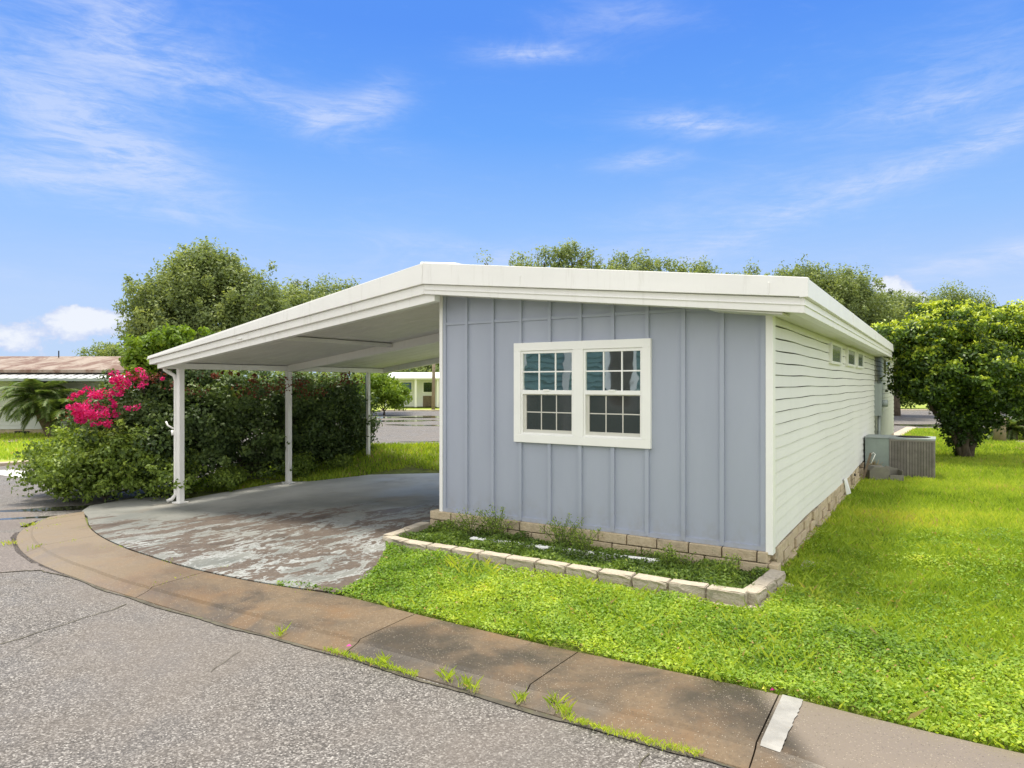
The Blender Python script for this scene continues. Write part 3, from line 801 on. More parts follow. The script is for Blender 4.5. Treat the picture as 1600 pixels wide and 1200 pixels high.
# ================================================================== CARPORT
cpt = thing('carport', 'white sloping metal carport roof on slim posts beside the blue wall', 'carport', to_world(-8.85, .05) + (-.18,), -A)
cpt_inv = Matrix.Translation((-(-8.85), -.05, .18))
def cb(mb, *a, **k):
    return mb.build(*a, **k)
def cmb():
    m_ = MB(); m_.m = cpt_inv.copy(); return m_
XL = -9.02
def cu(x):    # underside of carport roof
    return 2.06 + (x - XL) * (2.766 - 2.06) / (-3.62 - XL)
def ctp(x): return 2.175 + (x - XL) * (3.075 - 2.175) / (-3.62 - XL)
CF, CBK = -.30, 4.75
mb = cmb(); mb.prism([(XL, CF, cu(XL)), (-3.625, CF, cu(-3.625)), (-3.625, CF, ctp(-3.625) - .03), (XL, CF, ctp(XL) - .01)], (0, CBK - CF, 0))
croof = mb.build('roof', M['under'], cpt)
mb = cmb()
band(mb, XL, -3.622, cu(XL) - .01, cu(XL) + .07, cu(-3.622) - .01, 2.862, -.333, -.301, 0)
band(mb, XL - .03, -3.622, cu(XL) + .072, ctp(XL), 2.864, ctp(-3.622) + .02, -.368, -.30, .008)
mb.box(XL - .03, XL, -.334, CBK, 2.05, 2.13)
mb.hexa([(XL - .06, -.366, 2.131), (XL, -.366, 2.131), (XL, CBK, 2.131), (XL - .06, CBK, 2.131), (XL - .03, -.31, 2.172), (XL, -.31, 2.172), (XL, CBK, 2.172), (XL - .03, CBK, 2.172)])
mb.build('fascia', M['white'], croof, bevel=.003)
# pans in the ceiling: thin ribs running down-slope
mb = cmb()
for k in range(1, 16):
    y = CF + k * .305
    band(mb, XL + .05, -3.64, cu(XL + .05) - .0025, cu(XL + .05) + .002, cu(-3.64) - .0025, cu(-3.64) + .002, y, y + .008, 0)
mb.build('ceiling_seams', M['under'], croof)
def cbeam(y0, y1, h=.13, xa=-8.90, xb=-3.63, m_='white', name='beam'):
    mb = cmb()
    mb.hexa([(xa, y0, cu(xa) - h + .02), (xb, y0, cu(xb) - h), (xb, y1, cu(xb) - h), (xa, y1, cu(xa) - h + .02), (xa, y0, cu(xa) - .001), (xb, y0, cu(xb) - .001), (xb, y1, cu(xb) - .001), (xa, y1, cu(xa) - .001)])
    return mb.build(name, M[m_], cpt, bevel=.003)
cbeam(-.295, -.20, .11, xb=-3.50); cbeam(2.10, 2.20, .14); cbeam(4.62, 4.72, .12)
mb = cmb(); mb.box(-8.90, -8.80, -.195, 4.61, 1.985, 2.075); mb.build('eave_beam', M['white'], cpt, bevel=.003)
mb = cmb(); mb.box(-6.35, -6.27, -.195, 2.09, cu(-6.3) - .07, cu(-6.3) - .012); mb.build('beam', M['under'], cpt, bevel=.003)
for y, zb_, w_ in ((.05, -.16, .085), (2.15, -.05, .085), (4.2, .30, .062)):
    mb = cmb(); mb.box(-8.85 - w_ / 2, -8.85 + w_ / 2, y - w_ / 2, y + w_ / 2, zb_ - .1, 1.985)
    p = mb.build('post', M['white'], cpt, bevel=.004)
    if zb_ < .1:
        mb = cmb(); mb.box(-8.95, -8.75, y - .08, y + .08, float(g0(*to_world(-8.85, y))) + .03, float(g0(*to_world(-8.85, y))) + .065)
        mb.build('base_plate', M['white'], p, bevel=.003)
# downspout on the first post
mb = cmb(); pts = [(-8.99, -.13, 2.05), (-8.99, -.12, 1.97), (-8.97, -.06, 1.93), (-8.93, .0, 1.88), (-8.925, .02, 1.80), (-8.925, .02, .02), (-8.98, -.01, -.06), (-9.05, -.04, -.09)]
mb.tube(pts, [.03] * 8, 8); dsp = mb.build('downspout', M['white'], cpt, smooth=True)
mb = cmb(); mb.tube([(-8.96, 0.0, 1.05), (-9.03, -.05, 1.10), (-9.06, -.06, 1.16)], .014, 6); mb.tube([(-8.96, -.02, 1.02), (-8.93, -.03, .95)], .02, 6)
mb.build('hook', M['white'], cpt, smooth=True)
mb = cmb(); mb.box(-6.9, -6.8, -.350, -.332, cu(-6.85) + .02, cu(-6.85) + .035); mb.build('gutter_nail', M['white_clean'], cpt)
# green pipe by the rear post
gp = thing('green_pipe', 'thin dark green metal pipe standing behind the rearmost carport post', 'pipe', to_world(-8.98, 4.28) + (.28,))
mb = MB(); mb.tube([(0, 0, 0), (0, 0, 1.66)], .024, 8); mb.build('pipe', M['green_metal'], gp, smooth=True)

# ================================================================== PLANTER
pl = thing('block_planter', 'low raised bed edged with tan concrete blocks under the blue wall', 'raised bed', (CX, CY, 0), -A)
path = [(-3.76, -.12), (-3.68, -.86), (-3.34, -.95), (.02, -.875), (.085, -.10)]
bl = None; rnd = random.Random(11)
def block_mesh(L, W, H, seed):
    bm = bmesh.new(); bmesh.ops.create_cube(bm, size=1)
    for v in bm.verts: v.co = Vector((v.co.x * L, v.co.y * W, v.co.z * H))
    bmesh.ops.bevel(bm, geom=bm.edges[:], offset=.006, segments=2, affect='EDGES')
    bmesh.ops.subdivide_edges(bm, edges=[e for e in bm.edges if e.calc_length() > .05], cuts=3, use_grid_fill=True)
    r2 = random.Random(seed)
    for v in bm.verts:
        k = 1 if v.co.y < -W * .3 else .3
        v.co += Vector((r2.uniform(-.003, .003), r2.uniform(-.009, .004) * k, r2.uniform(-.002, .002)))
    me = bpy.data.meshes.new('block'); bm.to_mesh(me); bm.free(); me.materials.append(M['cap']); return me
bmeshes = [block_mesh(.298, .125, .105, s) for s in range(5)]; bshort = block_mesh(.14, .12, .10, 9)
def layblocks(path, z, off, inset):
    for i in range(len(path) - 1):
        p0 = Vector(path[i]); p1 = Vector(path[i + 1]); d = p1 - p0; L = d.length; d.normalize(); n_ = Vector((-d.y, d.x))
        cnt = max(1, round(L / .305)); st = L / cnt
        if L < .38: cnt = 1; st = L
        for k in range(cnt):
            c = p0 + d * (st * (k + .5)) + n_ * inset
            me = bmeshes[rnd.randrange(5)]
            o = link('block', me, pl); o.location = (c.x, c.y, z + rnd.uniform(-.004, .004)); sx = st / .305
            o.scale = (sx * (.985), 1, 1); o.rotation_euler = (rnd.uniform(-.03, .03), rnd.uniform(-.02, .02), math.atan2(d.y, d.x) + rnd.uniform(-.025, .025))
layblocks(path, .105, 0, 0)
layblocks([(-3.80, -.12), (-3.71, -.89), (-3.34, -.98), (.06, -.905), (.12, -.10)], .005, 0, 0)
so_ = MB(); nsx, nsy = 60, 14; vs = []
for i in range(nsx + 1):
    for j in range(nsy + 1):
        x = -3.64 + (3.68) * i / nsx; y = -.88 + .84 * j / nsy
        vs.append((x, y, .055 + .012 * math.sin(x * 5 + y * 3) + rnd.uniform(-.008, .008)))
so_.add(vs, [(i * (nsy + 1) + j, (i + 1) * (nsy + 1) + j, (i + 1) * (nsy + 1) + j + 1, i * (nsy + 1) + j + 1) for i in range(nsx) for j in range(nsy)])
so_.build('soil', M['soil'], pl, smooth=True)
# white downspout lying in the bed
ds = thing('downspout_pipe', 'ribbed white metal downspout length lying in the weedy block bed', 'pipe', to_world(-2.95, -.36) + (.070,), -A + math.atan2(.14, 1.95))
mb = MB()
prof2 = [(-.045, 0), (-.045, .05), (-.03, .058), (-.015, .05), (0, .058), (.015, .05), (.03, .058), (.045, .05), (.045, 0)]
mb.prism([(0, a, b2) for a, b2 in prof2], (1.95, 0, 0)); mb.build('pipe', M['white_clean'], ds)
mb = MB(); mb.prism([(1.955, a * 1.08, b2 * 1.08 - .002) for a, b2 in prof2], (.07, 0, 0)); mb.build('coupling', M['white_clean'], ds)

# loose flat stones by the corner
def stone(name, x, y, z, L, W, H, rz, m_, label, cat, group=None, seed=1):
    me = block_mesh(L, W, H, seed); me.materials.clear(); me.materials.append(m_)
    o = link(name, me); o.location = (x, y, z); o.rotation_euler = (.03, -.04, rz); tag(o, label, cat, group); return o
x, y = G(1222, 926); stone('paving_stone', x, y, .045, .16, .11, .05, .4, M['bag'], 'pale flat stone half sunk in the grass at the front wall corner', 'stone', seed=4)
x, y = to_world(.22, .62); stone('paving_stone', x, y, .045, .20, .12, .05, 1.0, M['bag'], 'small pale stone in grass beside the long side wall', 'stone', seed=5)

# ================================================================== AIR CONDITIONER and clutter
ac = thing('air_conditioner', 'large grey-green package air conditioner with ribbed coil side beside the house wall', 'air conditioner', to_world(.04, 8.1) + (0,), -A)
mb = MB(); mb.box(.0, .40, 0, .78, .02, .745); mb.build('cabinet', M['metal_green'], ac, bevel=.008)
mb = MB(); mb.box(.412, 1.10, 0.012, .768, .02, .735); cl = mb.build('coil_core', M['dark'], ac)
mb = MB()
k = 0
x = .415
while x < 1.095:
    mb.box(x, x + .016, -.004, .012, .05, .71); x += .024
for y_ in np.arange(.02, .76, .024): mb.box(1.10, 1.114, y_, y_ + .014, .05, .71)
mb.build('coil_guard', M['coil'], ac)
mb = MB(); mb.box(.402, .43, -.010, .02, .02, .74); mb.box(1.09, 1.12, -.010, .02, .02, .74); mb.box(.43, 1.09, -.009, .02, .02, .05); mb.box(.43, 1.09, -.009, .02, .705, .74)
for xx_ in (.56, .69, .82, .95): mb.box(xx_, xx_ + .012, -.008, .0, .05, .705)
mb.build('corner_frame', M['coil'], ac, bevel=.002)
mb = MB(); mb.box(-.005, .401, -.012, .79, .746, .762)
# top with round fan opening
n = 32; cx_, cy_ = .765, .39; ro = .27
ring = [(cx_ + ro * math.cos(2 * math.pi * i / n), cy_ + ro * math.sin(2 * math.pi * i / n)) for i in range(n)]
def sq(i):
    a_ = 2 * math.pi * i / n; c, s = math.cos(a_), math.sin(a_); q = max(abs(c) / .36, abs(s) / .40)
    return (cx_ + c / q, cy_ + s / q)
vs = [(x, y, .762) for x, y in ring] + [(sq(i)[0], sq(i)[1], .762) for i in range(n)] + [(x, y, .735) for x, y in ring] + [(sq(i)[0], sq(i)[1], .735) for i in range(n)]
fs = []
for i in range(n):
    j = (i + 1) % n; fs += [(i, j, n + j, n + i), (2 * n + i, 2 * n + j, j, i), (n + i, n + j, 3 * n + j, 3 * n + i)]
mb.add(vs, fs); top = mb.build('top_panel', M['metal_grey'], ac)
mb = MB()
for r0 in (.05, .10, .15, .20, .25): mb.tube([(cx_ + r0 * math.cos(t_), cy_ + r0 * math.sin(t_), .770) for t_ in np.linspace(0, 2 * math.pi, 25)], .004, 4)
for a_ in range(8): mb.tube([(cx_, cy_, .774), (cx_ + .28 * math.cos(a_ * .785), cy_ + .28 * math.sin(a_ * .785), .768)], .004, 4)
mb.build('fan_grille', M['dark'], top)

# broken open concrete-grey box
bx_, by_ = G(1394, 757)
bo = thing('open_bin', 'weathered tan plastic bin lying open in the grass before the air conditioner', 'bin', (bx_, by_ + .12, .05), R(-14))
mb = MB()
def wallq(pts): mb.prism(pts, (0, .018, 0))
side = [(-.30, 0, 0), (.02, 0, 0), (.02, 0, .18), (-.04, 0, .235), (-.22, 0, .235), (-.30, 0, .17)]
mb.prism(side, (0, .02, 0)); mb.prism([(p[0], .30, p[2]) for p in side], (0, .02, 0))
mb.hexa([(-.30, 0.021, .17), (-.28, .021, .17), (-.28, .299, .17), (-.30, .299, .17), (-.22, .021, .235), (-.20, .021, .235), (-.20, .299, .235), (-.22, .299, .235)])
mb.box(-.30, -.285, .021, .299, 0, .169); mb.box(-.21, -.05, .021, .299, .222, .236)
mb.hexa([(.02, -.02, 0), (.24, -.02, 0), (.24, 0, 0), (.02, 0, 0), (.02, -.02, .10), (.24, -.02, .10), (.24, 0, .10), (.02, 0, .10)])
mb.box(.225, .24, 0.001, .30, 0, .18); mb.hexa([(.02, .28, .0), (.24, .28, .0), (.24, .299, 0), (.02, .299, 0), (.02, .28, .235), (.24, .28, .18), (.24, .299, .18), (.02, .299, .235)])
mb.box(.03, .22, .02, .28, .0, .02)
mb.build('bin_body', M['concrete_old'], bo, bevel=.004)
mb = MB(); mb.box(.03, .22, .03, .27, .022, .06); mb.build('debris', M['dark'], bo)
# leaning board + hose bits
x, y = G(1352, 757)
lb_ = thing('leaning_board', 'dark weathered narrow board leaning against the air conditioner', 'board', (x, y + .1, 0), -A)
mb = MB(); mb.hexa([(-.03, 0, 0), (.01, 0, 0), (.01, .04, 0), (-.03, .04, 0), (.09, .30, .52), (.13, .30, .52), (.13, .34, .52), (.09, .34, .52)]); mb.build('board', M['wood'], lb_)
mb = MB(); mb.tube([(.12, .29, .50), (.15, .28, .53), (.18, .28, .50), (.12, .2, .34)], .008, 6); mb.build('wire_loop', M['white_clean'], lb_, smooth=True)
x, y = G(1368, 748)
st = thing('straw_bundle', 'clump of dry straw and twigs behind the open bin', 'straw', (x, y + .05, .16), 0)
mb = MB(); rr2 = random.Random(5)
for _ in range(60):
    a_ = rr2.uniform(0, 6.28); e_ = rr2.uniform(-.3, 1.2); L = rr2.uniform(.06, .15); o_ = Vector((rr2.uniform(-.05, .05), rr2.uniform(-.05, .05), rr2.uniform(-.03, .12)))
    d_ = Vector((math.cos(a_) * math.cos(e_), math.sin(a_) * math.cos(e_), math.sin(e_))); mb.tube([o_, o_ + d_ * L], .004, 3)
mb.tube([(0, 0, -.13), (0, 0, .05)], [.09, .06], 10); mb.build('straw', M['straw'], st)
x, y = G(1330, 764)
spg = thing('garden_tap', 'white standpipe garden tap with dark handle by the foundation', 'tap', (x, y, 0), -A)
mb = MB(); mb.tube([(0, 0, 0), (0, 0, .24)], .014, 8); mb.build('standpipe', M['white_clean'], spg, smooth=True)
mb = MB(); mb.tube([(.04, 0, .0), (.04, 0, .20)], .011, 6); mb.tube([(-.01, 0, .235), (.07, 0, .235)], .016, 8); mb.tube([(.04, 0, .235), (.04, 0, .26)], .025, 8); mb.build('tap_head', M['dark'], spg, smooth=True)

# ================================================================== FOLIAGE TOOLS
def leafcloud(name, C_, N_, ln, wd, m_, rnd, parent=None, seed=0, up_=.35, fold=.25, rand=.9):
    rg = np.random.default_rng(seed); n = len(C_)
    nrm = N_ + rg.normal(0, rand, (n, 3)); nrm[:, 2] += up_
    nrm /= np.linalg.norm(nrm, axis=1, keepdims=True) + 1e-9
    d = rg.normal(0, 1, (n, 3)); d -= nrm * np.sum(d * nrm, 1, keepdims=True); d /= np.linalg.norm(d, axis=1, keepdims=True) + 1e-9
    s = np.cross(nrm, d)
    L = ln * rg.uniform(.65, 1.3, (n, 1)); W = wd * rg.uniform(.7, 1.25, (n, 1)) * .5
    v0 = C_ - d * L * .5; v2 = C_ + d * L * .5; md = C_ - d * L * .05 + nrm * W * fold
    V = np.stack([v0, md - s * W, v2, md + s * W], 1).reshape(-1, 3)
    b_ = np.arange(n) * 4
    Fc = np.stack([np.stack([b_, b_ + 1, b_ + 2], 1), np.stack([b_, b_ + 2, b_ + 3], 1)], 1).reshape(-1, 3)
    return npmesh(name, V, Fc, m_, parent, np.repeat(np.clip(rnd, 0, 1), 4))
def crown_points(blobs, nclump, per, cr, seed, hollow=.55, flat=.8, rag=.10):
    rg = np.random.default_rng(seed)
    vol = np.array([(b[3] * b[4] * b[5]) ** .8 for b in blobs]); pr = vol / vol.sum()
    bi = rg.choice(len(blobs), nclump, p=pr); B = np.array(blobs, float)[bi]
    dr = rg.normal(0, 1, (nclump, 3)); dr /= np.linalg.norm(dr, axis=1, keepdims=True)
    # boughs: clumps gather round a limited number of directions, the shell between them stays thin
    nb = max(8, nclump // 14); bd = rg.normal(0, 1, (nb, 3)); bd /= np.linalg.norm(bd, axis=1, keepdims=True)
    pick = rg.integers(0, nb, nclump); dr = dr * .55 + bd[pick] * .75; dr /= np.linalg.norm(dr, axis=1, keepdims=True)
    blen = rg.normal(1, rag, nb)[pick][:, None]
    rad = (hollow + (1 - hollow) * rg.uniform(0, 1, (nclump, 1)) ** .7) * rg.normal(1, .05, (nclump, 1)) * np.clip(blen, .75, 1.35)
    cc_ = B[:, :3] + dr * rad * B[:, 3:6]
    csz = cr * rg.uniform(.45, 1.4, nclump) * np.clip(1.55 - rad[:, 0] * .62, .45, 1.2)
    ch = rg.uniform(0, 1, nb)[pick] * .5 + rg.uniform(0, 1, nclump) * .5
    k = np.repeat(np.arange(nclump), per)
    off = rg.normal(0, 1, (len(k), 3)); off /= np.linalg.norm(off, axis=1, keepdims=True); off *= rg.uniform(.15, 1, (len(k), 1)) ** .6
    off[:, 2] *= flat
    C_ = cc_[k] + off * csz[k][:, None]
    N_ = dr[k] * .6 + off * .7
    rn = ch[k] * .55 + rg.uniform(0, 1, len(k)) * .32
    return C_, N_, rn, cc_, off
def px_blobs(lst):
    """(px,py,depth, rx_px, rz_px, ry_m) -> world ellipsoids"""
    r_ = []
    for px_, py_, d, rx, rz, ry in lst:
        c = P(px_, py_, d); r_.append((c.x, c.y, c.z, rx / F * d, ry, rz / F * d))
    return r_
def limbs(mb, base, blobs, r0, seed, split=.35, sub=2):
    rg = random.Random(seed); base = Vector(base)
    for b_ in blobs:
        e = Vector(b_[:3]); top_ = Vector((base.x, base.y, base.z + (e.z - base.z) * split))
        j = Vector((rg.uniform(-.1, .1), rg.uniform(-.1, .1), 0)) * (e - base).length
        midp = top_.lerp(e, .5) + j * .6
        mb.tube([base, base.lerp(top_, .6) + j * .15, top_, midp, e], [r0, r0 * .75, r0 * .6, r0 * .35, r0 * .15], 7)
        for _ in range(sub):
            q = e + Vector((rg.uniform(-.8, .8) * b_[3], rg.uniform(-.8, .8) * b_[4], rg.uniform(-.3, .8) * b_[5]))
            mb.tube([midp, midp.lerp(q, .6) + j * .2, q], [r0 * .25, r0 * .14, r0 * .04], 5)
def tree(name, label, cat, base, blobs, nclump, per, cr, ln, wd, m_, seed, r0=.2, group=None, hollow=.5, split=.35, topb=.25, trunkm='trunk', flat=.8, multi=None, rag=.10):
    t_ = thing(name, label, cat, base, 0, group); inv = Vector(base)
    mb = MB(); mb.m = Matrix.Translation(-inv)
    if multi: multi(mb)
    else: limbs(mb, base, blobs, r0, seed, split)
    mb.build('trunk', M[trunkm], t_, smooth=True)
    C_, N_, rn, cc_, off = crown_points(blobs, nclump, per, cr, seed, hollow, flat, rag)
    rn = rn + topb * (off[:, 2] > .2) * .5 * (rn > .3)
    if topb > .5:      # lit crown top put into leaf colour: paler upwards, darker below
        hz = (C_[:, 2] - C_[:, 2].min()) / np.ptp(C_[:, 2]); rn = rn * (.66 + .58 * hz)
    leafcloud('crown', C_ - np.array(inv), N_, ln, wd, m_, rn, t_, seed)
    return t_

# ------------------------------------------------------------------ background trees
BG = 'trees along the skyline'
def gz(x, y): return float(g0(x, y)) - .05
def bgtree(label, basepx, d, bl, nclump, per, cr, ln, seed, r0=.25, m_='leaf_oak', name='oak_tree'):
    bx2 = (basepx - 800) / F * d
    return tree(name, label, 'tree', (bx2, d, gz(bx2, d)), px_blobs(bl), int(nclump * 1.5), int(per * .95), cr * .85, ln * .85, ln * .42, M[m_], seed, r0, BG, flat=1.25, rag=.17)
bgtree('big dense oak rising behind the flowering bush on the left', 320, 32, [(320, 440, 32, 62, 50, 2.0), (250, 478, 32, 45, 42, 1.8), (385, 470, 32, 50, 45, 1.8), (310, 510, 32, 100, 50, 2.4), (410, 500, 33, 40, 40, 1.6), (225, 520, 31.5, 28, 30, 1.2), (318, 415, 32, 22, 28, .8), (355, 425, 32, 26, 26, .8), (290, 420, 32, 26, 22, .8)], 900, 55, .55, .20, 1, .3)
bgtree('mid-green oak just right of the big oak above the carport roof', 460, 40, [(455, 480, 40, 45, 36, 2), (500, 490, 40, 40, 40, 2), (430, 500, 40, 40, 36, 2)], 380, 50, .55, .20, 2)
bgtree('loose airy tree top showing above the middle of the carport roof', 535, 44, [(515, 458, 44, 20, 18, 1), (545, 456, 44, 18, 14, 1), (540, 485, 44, 40, 26, 2), (590, 500, 44, 40, 26, 2)], 260, 40, .6, .20, 3)
bgtree('tree top with a reddish tip above the left end of the flat house roof', 830, 42, [(815, 412, 42, 20, 10, 1), (850, 410, 42, 18, 14, 1), (830, 440, 42, 60, 26, 2), (830, 480, 42, 60, 34, 2), (758, 412, 42, 8, 5, .4)], 240, 42, .5, .2, 4)
bgtree('tallest pointed tree top above the middle of the flat house roof', 895, 42, [(893, 402, 42, 24, 22, 1), (925, 408, 42, 18, 18, 1), (895, 440, 42, 50, 26, 2), (895, 480, 42, 60, 34, 2)], 260, 42, .5, .2, 5)
bgtree('rounded tree top right of the tallest one over the house roof', 975, 43, [(965, 412, 43, 18, 18, 1), (1000, 414, 43, 26, 14, 1), (980, 440, 43, 50, 26, 2), (980, 480, 43, 60, 34, 2)], 240, 42, .5, .2, 6)
bgtree('low broad yellowish tree top above the right half of the house roof', 1060, 43, [(1050, 420, 43, 40, 16, 1), (1095, 424, 43, 26, 12, 1), (1080, 450, 43, 60, 22, 2), (1080, 485, 43, 70, 34, 2), (1130, 440, 43, 30, 12, 1)], 260, 40, .5, .2, 7)
bgtree('small dark tree top peeking above the house roof near its right end', 1175, 42, [(1175, 425, 42, 14, 14, .8), (1170, 450, 42, 30, 20, 1.5), (1170, 490, 42, 45, 34, 2)], 120, 40, .45, .2, 8)
bgtree('wide rounded oak behind the right end of the house roof', 1260, 36, [(1250, 445, 36, 48, 28, 2), (1310, 455, 36, 40, 30, 2), (1270, 490, 36, 90, 40, 2.5), (1350, 500, 36, 50, 45, 2.2), (1340, 455, 36, 26, 18, 1.2)], 760, 48, .5, .18, 9)
bgtree('oak further right, level with the small white cloud', 1400, 38, [(1390, 495, 38, 45, 34, 2), (1430, 505, 38, 45, 34, 2), (1400, 540, 38, 60, 40, 2.4)], 460, 48, .5, .18, 10)
bgtree('thin branched tree top behind the bright green crown on the right', 1485, 40, [(1480, 470, 40, 26, 18, 1), (1520, 475, 40, 24, 14, 1), (1490, 510, 40, 50, 34, 2)], 260, 34, .6, .18, 11)
bgtree('pale low tree top above the rusty roof', 165, 60, [(160, 550, 60, 28, 8, 1.5), (190, 552, 60, 20, 8, 1.5), (170, 580, 60, 40, 20, 2)], 160, 40, .6, .25, 12)
# far wood line
rg = np.random.default_rng(5)
fb_ = []
for px_ in np.arange(-700, 2400, 46):
    d = 95 + rg.uniform(-12, 12); fb_.append((px_, 592 - rg.uniform(0, 6), d, 34, rg.uniform(16, 26), 3.5))
C_, N_, rn, cc_, off = crown_points(px_blobs(fb_), 1500, 26, 1.4, 44, .4)
o = leafcloud('far_wood', C_, N_, .55, .35, M['leaf_oak'], rn + .1, None, 44); tag(o, 'distant belt of dark trees along the horizon', 'woodland', kind='stuff')
# hedges to the right gap
def hedge(label, lst, ncl, per, cr, ln, seed, m_='leaf_oak', name='hedge', cat='hedge', base=None):
    bls = px_blobs(lst); c0 = bls[0]; base = (c0[0], c0[1], gz(c0[0], c0[1]))
    return tree(name, label, cat, base, bls, ncl, per, cr, ln, ln * .55, M[m_], seed, .06, None, .3, .2)
hedge('dark hedge beyond the street behind the air conditioner', [(1400, 600, 50, 60, 38, 1.6), (1480, 600, 50, 60, 38, 1.6), (1560, 600, 50, 50, 38, 1.6), (1340, 600, 50, 40, 38, 1.6)], 480, 40, .6, .22, 21)
hedge('bright green bush beyond the street between carport posts', [(600, 605, 40, 26, 24, 1.4), (620, 618, 40, 22, 18, 1.2), (585, 610, 40, 22, 26, 1.2), (560, 612, 40, 18, 24, 1)], 300, 45, .35, .16, 22, 'leaf_vine', 'bush', 'bush')
hedge('dark tree mass above the white house seen through the carport', [(650, 575, 62, 40, 16, 2), (690, 572, 62, 40, 20, 2), (720, 580, 62, 40, 20, 2)], 300, 40, .6, .25, 23, name='oak_tree', cat='tree')

# ------------------------------------------------------------------ left neighbour house
nh = thing('neighbour_house', 'pale bungalow with rust-streaked metal roof on the left', 'house', (-16.5, 24.0, -.18), R(2))
mb = MB(); n = 14
for k in range(n): z = .35 + k * .135; mb.hexa([(-14, -.02, z), (3.1, -.02, z), (3.1, .1, z), (-14, .1, z), (-14, 0, z + .134), (3.1, 0, z + .134), (3.1, .1, z + .134), (-14, .1, z + .134)])
mb.box(-14, 3.1, .1, 6, .35, 2.2); mb.build('wall', M['far_white'], nh)
mb = MB(); mb.box(-14, 3.1, .03, 5.9, -.1, .35); fnd = mb.build('foundation', M['block'], nh)
for xv_ in (-.9, .2, 1.6):
    mb = MB(); mb.box(xv_, xv_ + .5, .0, .05, .12, .28); mb.build('vent', M['dark'], fnd)
mb = MB()
mb.prism([(-14.5, -.5, 2.42), (-14.5, 3, 3.02), (-14.5, 6.5, 2.42), (-14.5, 6.5, 2.32), (-14.5, -.5, 2.32)], (18.2, 0, 0)); rf = mb.build('roof', M['rust'], nh)
mb = MB(); mb.box(-1.0, -.97, 2.6, 2.63, 2.8, 3.22); mb.build('antenna', M['dark'], rf)
mb = MB(); mb.box(2.0, 2.1, 2.6, 2.7, 2.8, 3.08); mb.build('vent_pipe', M['dark'], rf)
mb = MB()
x = -14.4
while x < 3.3:
    mb.hexa([(x, -1.3, 2.08), (x + .20, -1.3, 2.08), (x + .20, -.1, 2.30), (x, -.1, 2.30), (x, -1.3, 2.105), (x + .20, -1.3, 2.105), (x + .20, -.1, 2.325), (x, -.1, 2.325)]); x += .32
mb.build('awning', M['far_white'], nh)
mb = MB(); mb.hexa([(-14.4, -1.28, 2.05), (3.3, -1.28, 2.05), (3.3, -.1, 2.27), (-14.4, -.1, 2.27), (-14.4, -1.28, 2.07), (3.3, -1.28, 2.07), (3.3, -.1, 2.29), (-14.4, -.1, 2.29)]); mb.box(-14.4, 3.3, -1.34, -1.30, 2.03, 2.12)
mb.build('awning_frame', M['metal_grey'], nh)
mb = MB(); mb.box(1.0, 1.04, -.9, -.86, 0, 1.0); mb.box(1.8, 1.84, -.9, -.86, 0, 1.0); mb.box(1.0, 2.4, -.9, -.86, .95, 1.0); mb.box(1.0, 2.4, -.9, -.86, .45, .5); mb.build('porch_rail', M['far_white'], nh)

# ------------------------------------------------------------------ white house behind
wx, wy = P(655, 600, 54).x, 54
wh = thing('neighbour_house', 'small white house with columns seen through the carport', 'house', (wx, wy, -.03), 0)
mb = MB(); mb.box(-2.2, 9, 0, 6, 0, 2.15); mb.build('wall', M['far_white'], wh)
mb = MB(); mb.prism([(-2.7, -1.4, 2.15), (-2.7, -1.4, 2.28), (-2.7, 3, 2.75), (-2.7, 6.5, 2.3), (-2.7, 6.5, 2.15)], (12, 0, 0)); mb.build('roof', M['white'], wh)
for x_ in (-2.4, -.1, 1.6):
    mb = MB(); mb.tube([(x_, -1.2, 0), (x_, -1.2, 2.15)], .09, 8); mb.build('column', M['white'], wh)
for x_, z0, w_, h_ in ((-1.4, 1.15, .8, .75), (.35, 1.15, .8, .75), (2.0, 1.15, .8, .75)):
    mb = MB(); mb.box(x_ - .07, x_ + w_ + .07, -.06, -.001, z0 - .07, z0 + h_ + .07); wn = mb.build('window', M['white'], wh)
    mb = MB(); mb.box(x_, x_ + w_, -.075, -.061, z0, z0 + h_); mb.build('pane', M['glass_far'], wn)
mb = MB(); mb.box(.3, 1.1, -.05, -.002, 0, .85); mb.build('utility_cabinet', M['wood'], wh)
px1 = P(677, 600, 47)
up_ = thing('utility_pole', 'thin tan wooden pole beside the white house behind', 'pole', (px1.x, 47, -.05))
mb = MB(); mb.tube([(0, 0, 0), (.05, 0, 4.2)], [.13, .10], 10); mb.build('pole', M['pole'], up_, smooth=True)
# ------------------------------------------------------------------ teal house across the street (seen in the window glass)
thx, thy = -12.3, -.6
ta = math.atan2(.52, .86)
th = thing('teal_house', 'teal lap-sided house across the street, seen only in the window glass', 'house', (thx, thy, -.1), ta)
mb = MB(); n = 20
for k in range(n):
    z = .2 + k * .195; mb.hexa([(-.1, -7, z), (.06, -7, z), (.06, 7, z), (-.1, 7, z), (-.1, -7, z + .195), (.0, -7, z + .195), (.0, 7, z + .195), (-.1, 7, z + .195)])
mb.box(-7, -.1, -7, 7, 0, 4.1); mb.build('wall', M['teal'], th)
for ya, yb in ((-1.9, -1.2), (1.6, 2.2)):
    mb = MB(); mb.box(0, .09, ya - .14, yb + .14, 1.0, 3.1); wn = mb.build('window', M['white_clean'], th)
    mb = MB(); mb.box(.09, .10, ya, yb, 1.14, 2.96); mb.build('pane', M['blindbrown'], wn)
for q in (4.2, .0):
    mb = MB(); mb.box(0, .12, q, q + .26, 0, 4.1); mb.build('corner_trim', M['far_white'], th)
mb = MB(); mb.prism([(-7.6, -7.5, 4.1), (.6, -7.5, 4.1), (.6, -7.5, 4.25), (-3.5, -7.5, 5.6), (-7.6, -7.5, 4.25)], (0, 15, 0)); mb.build('roof', M['white'], th)

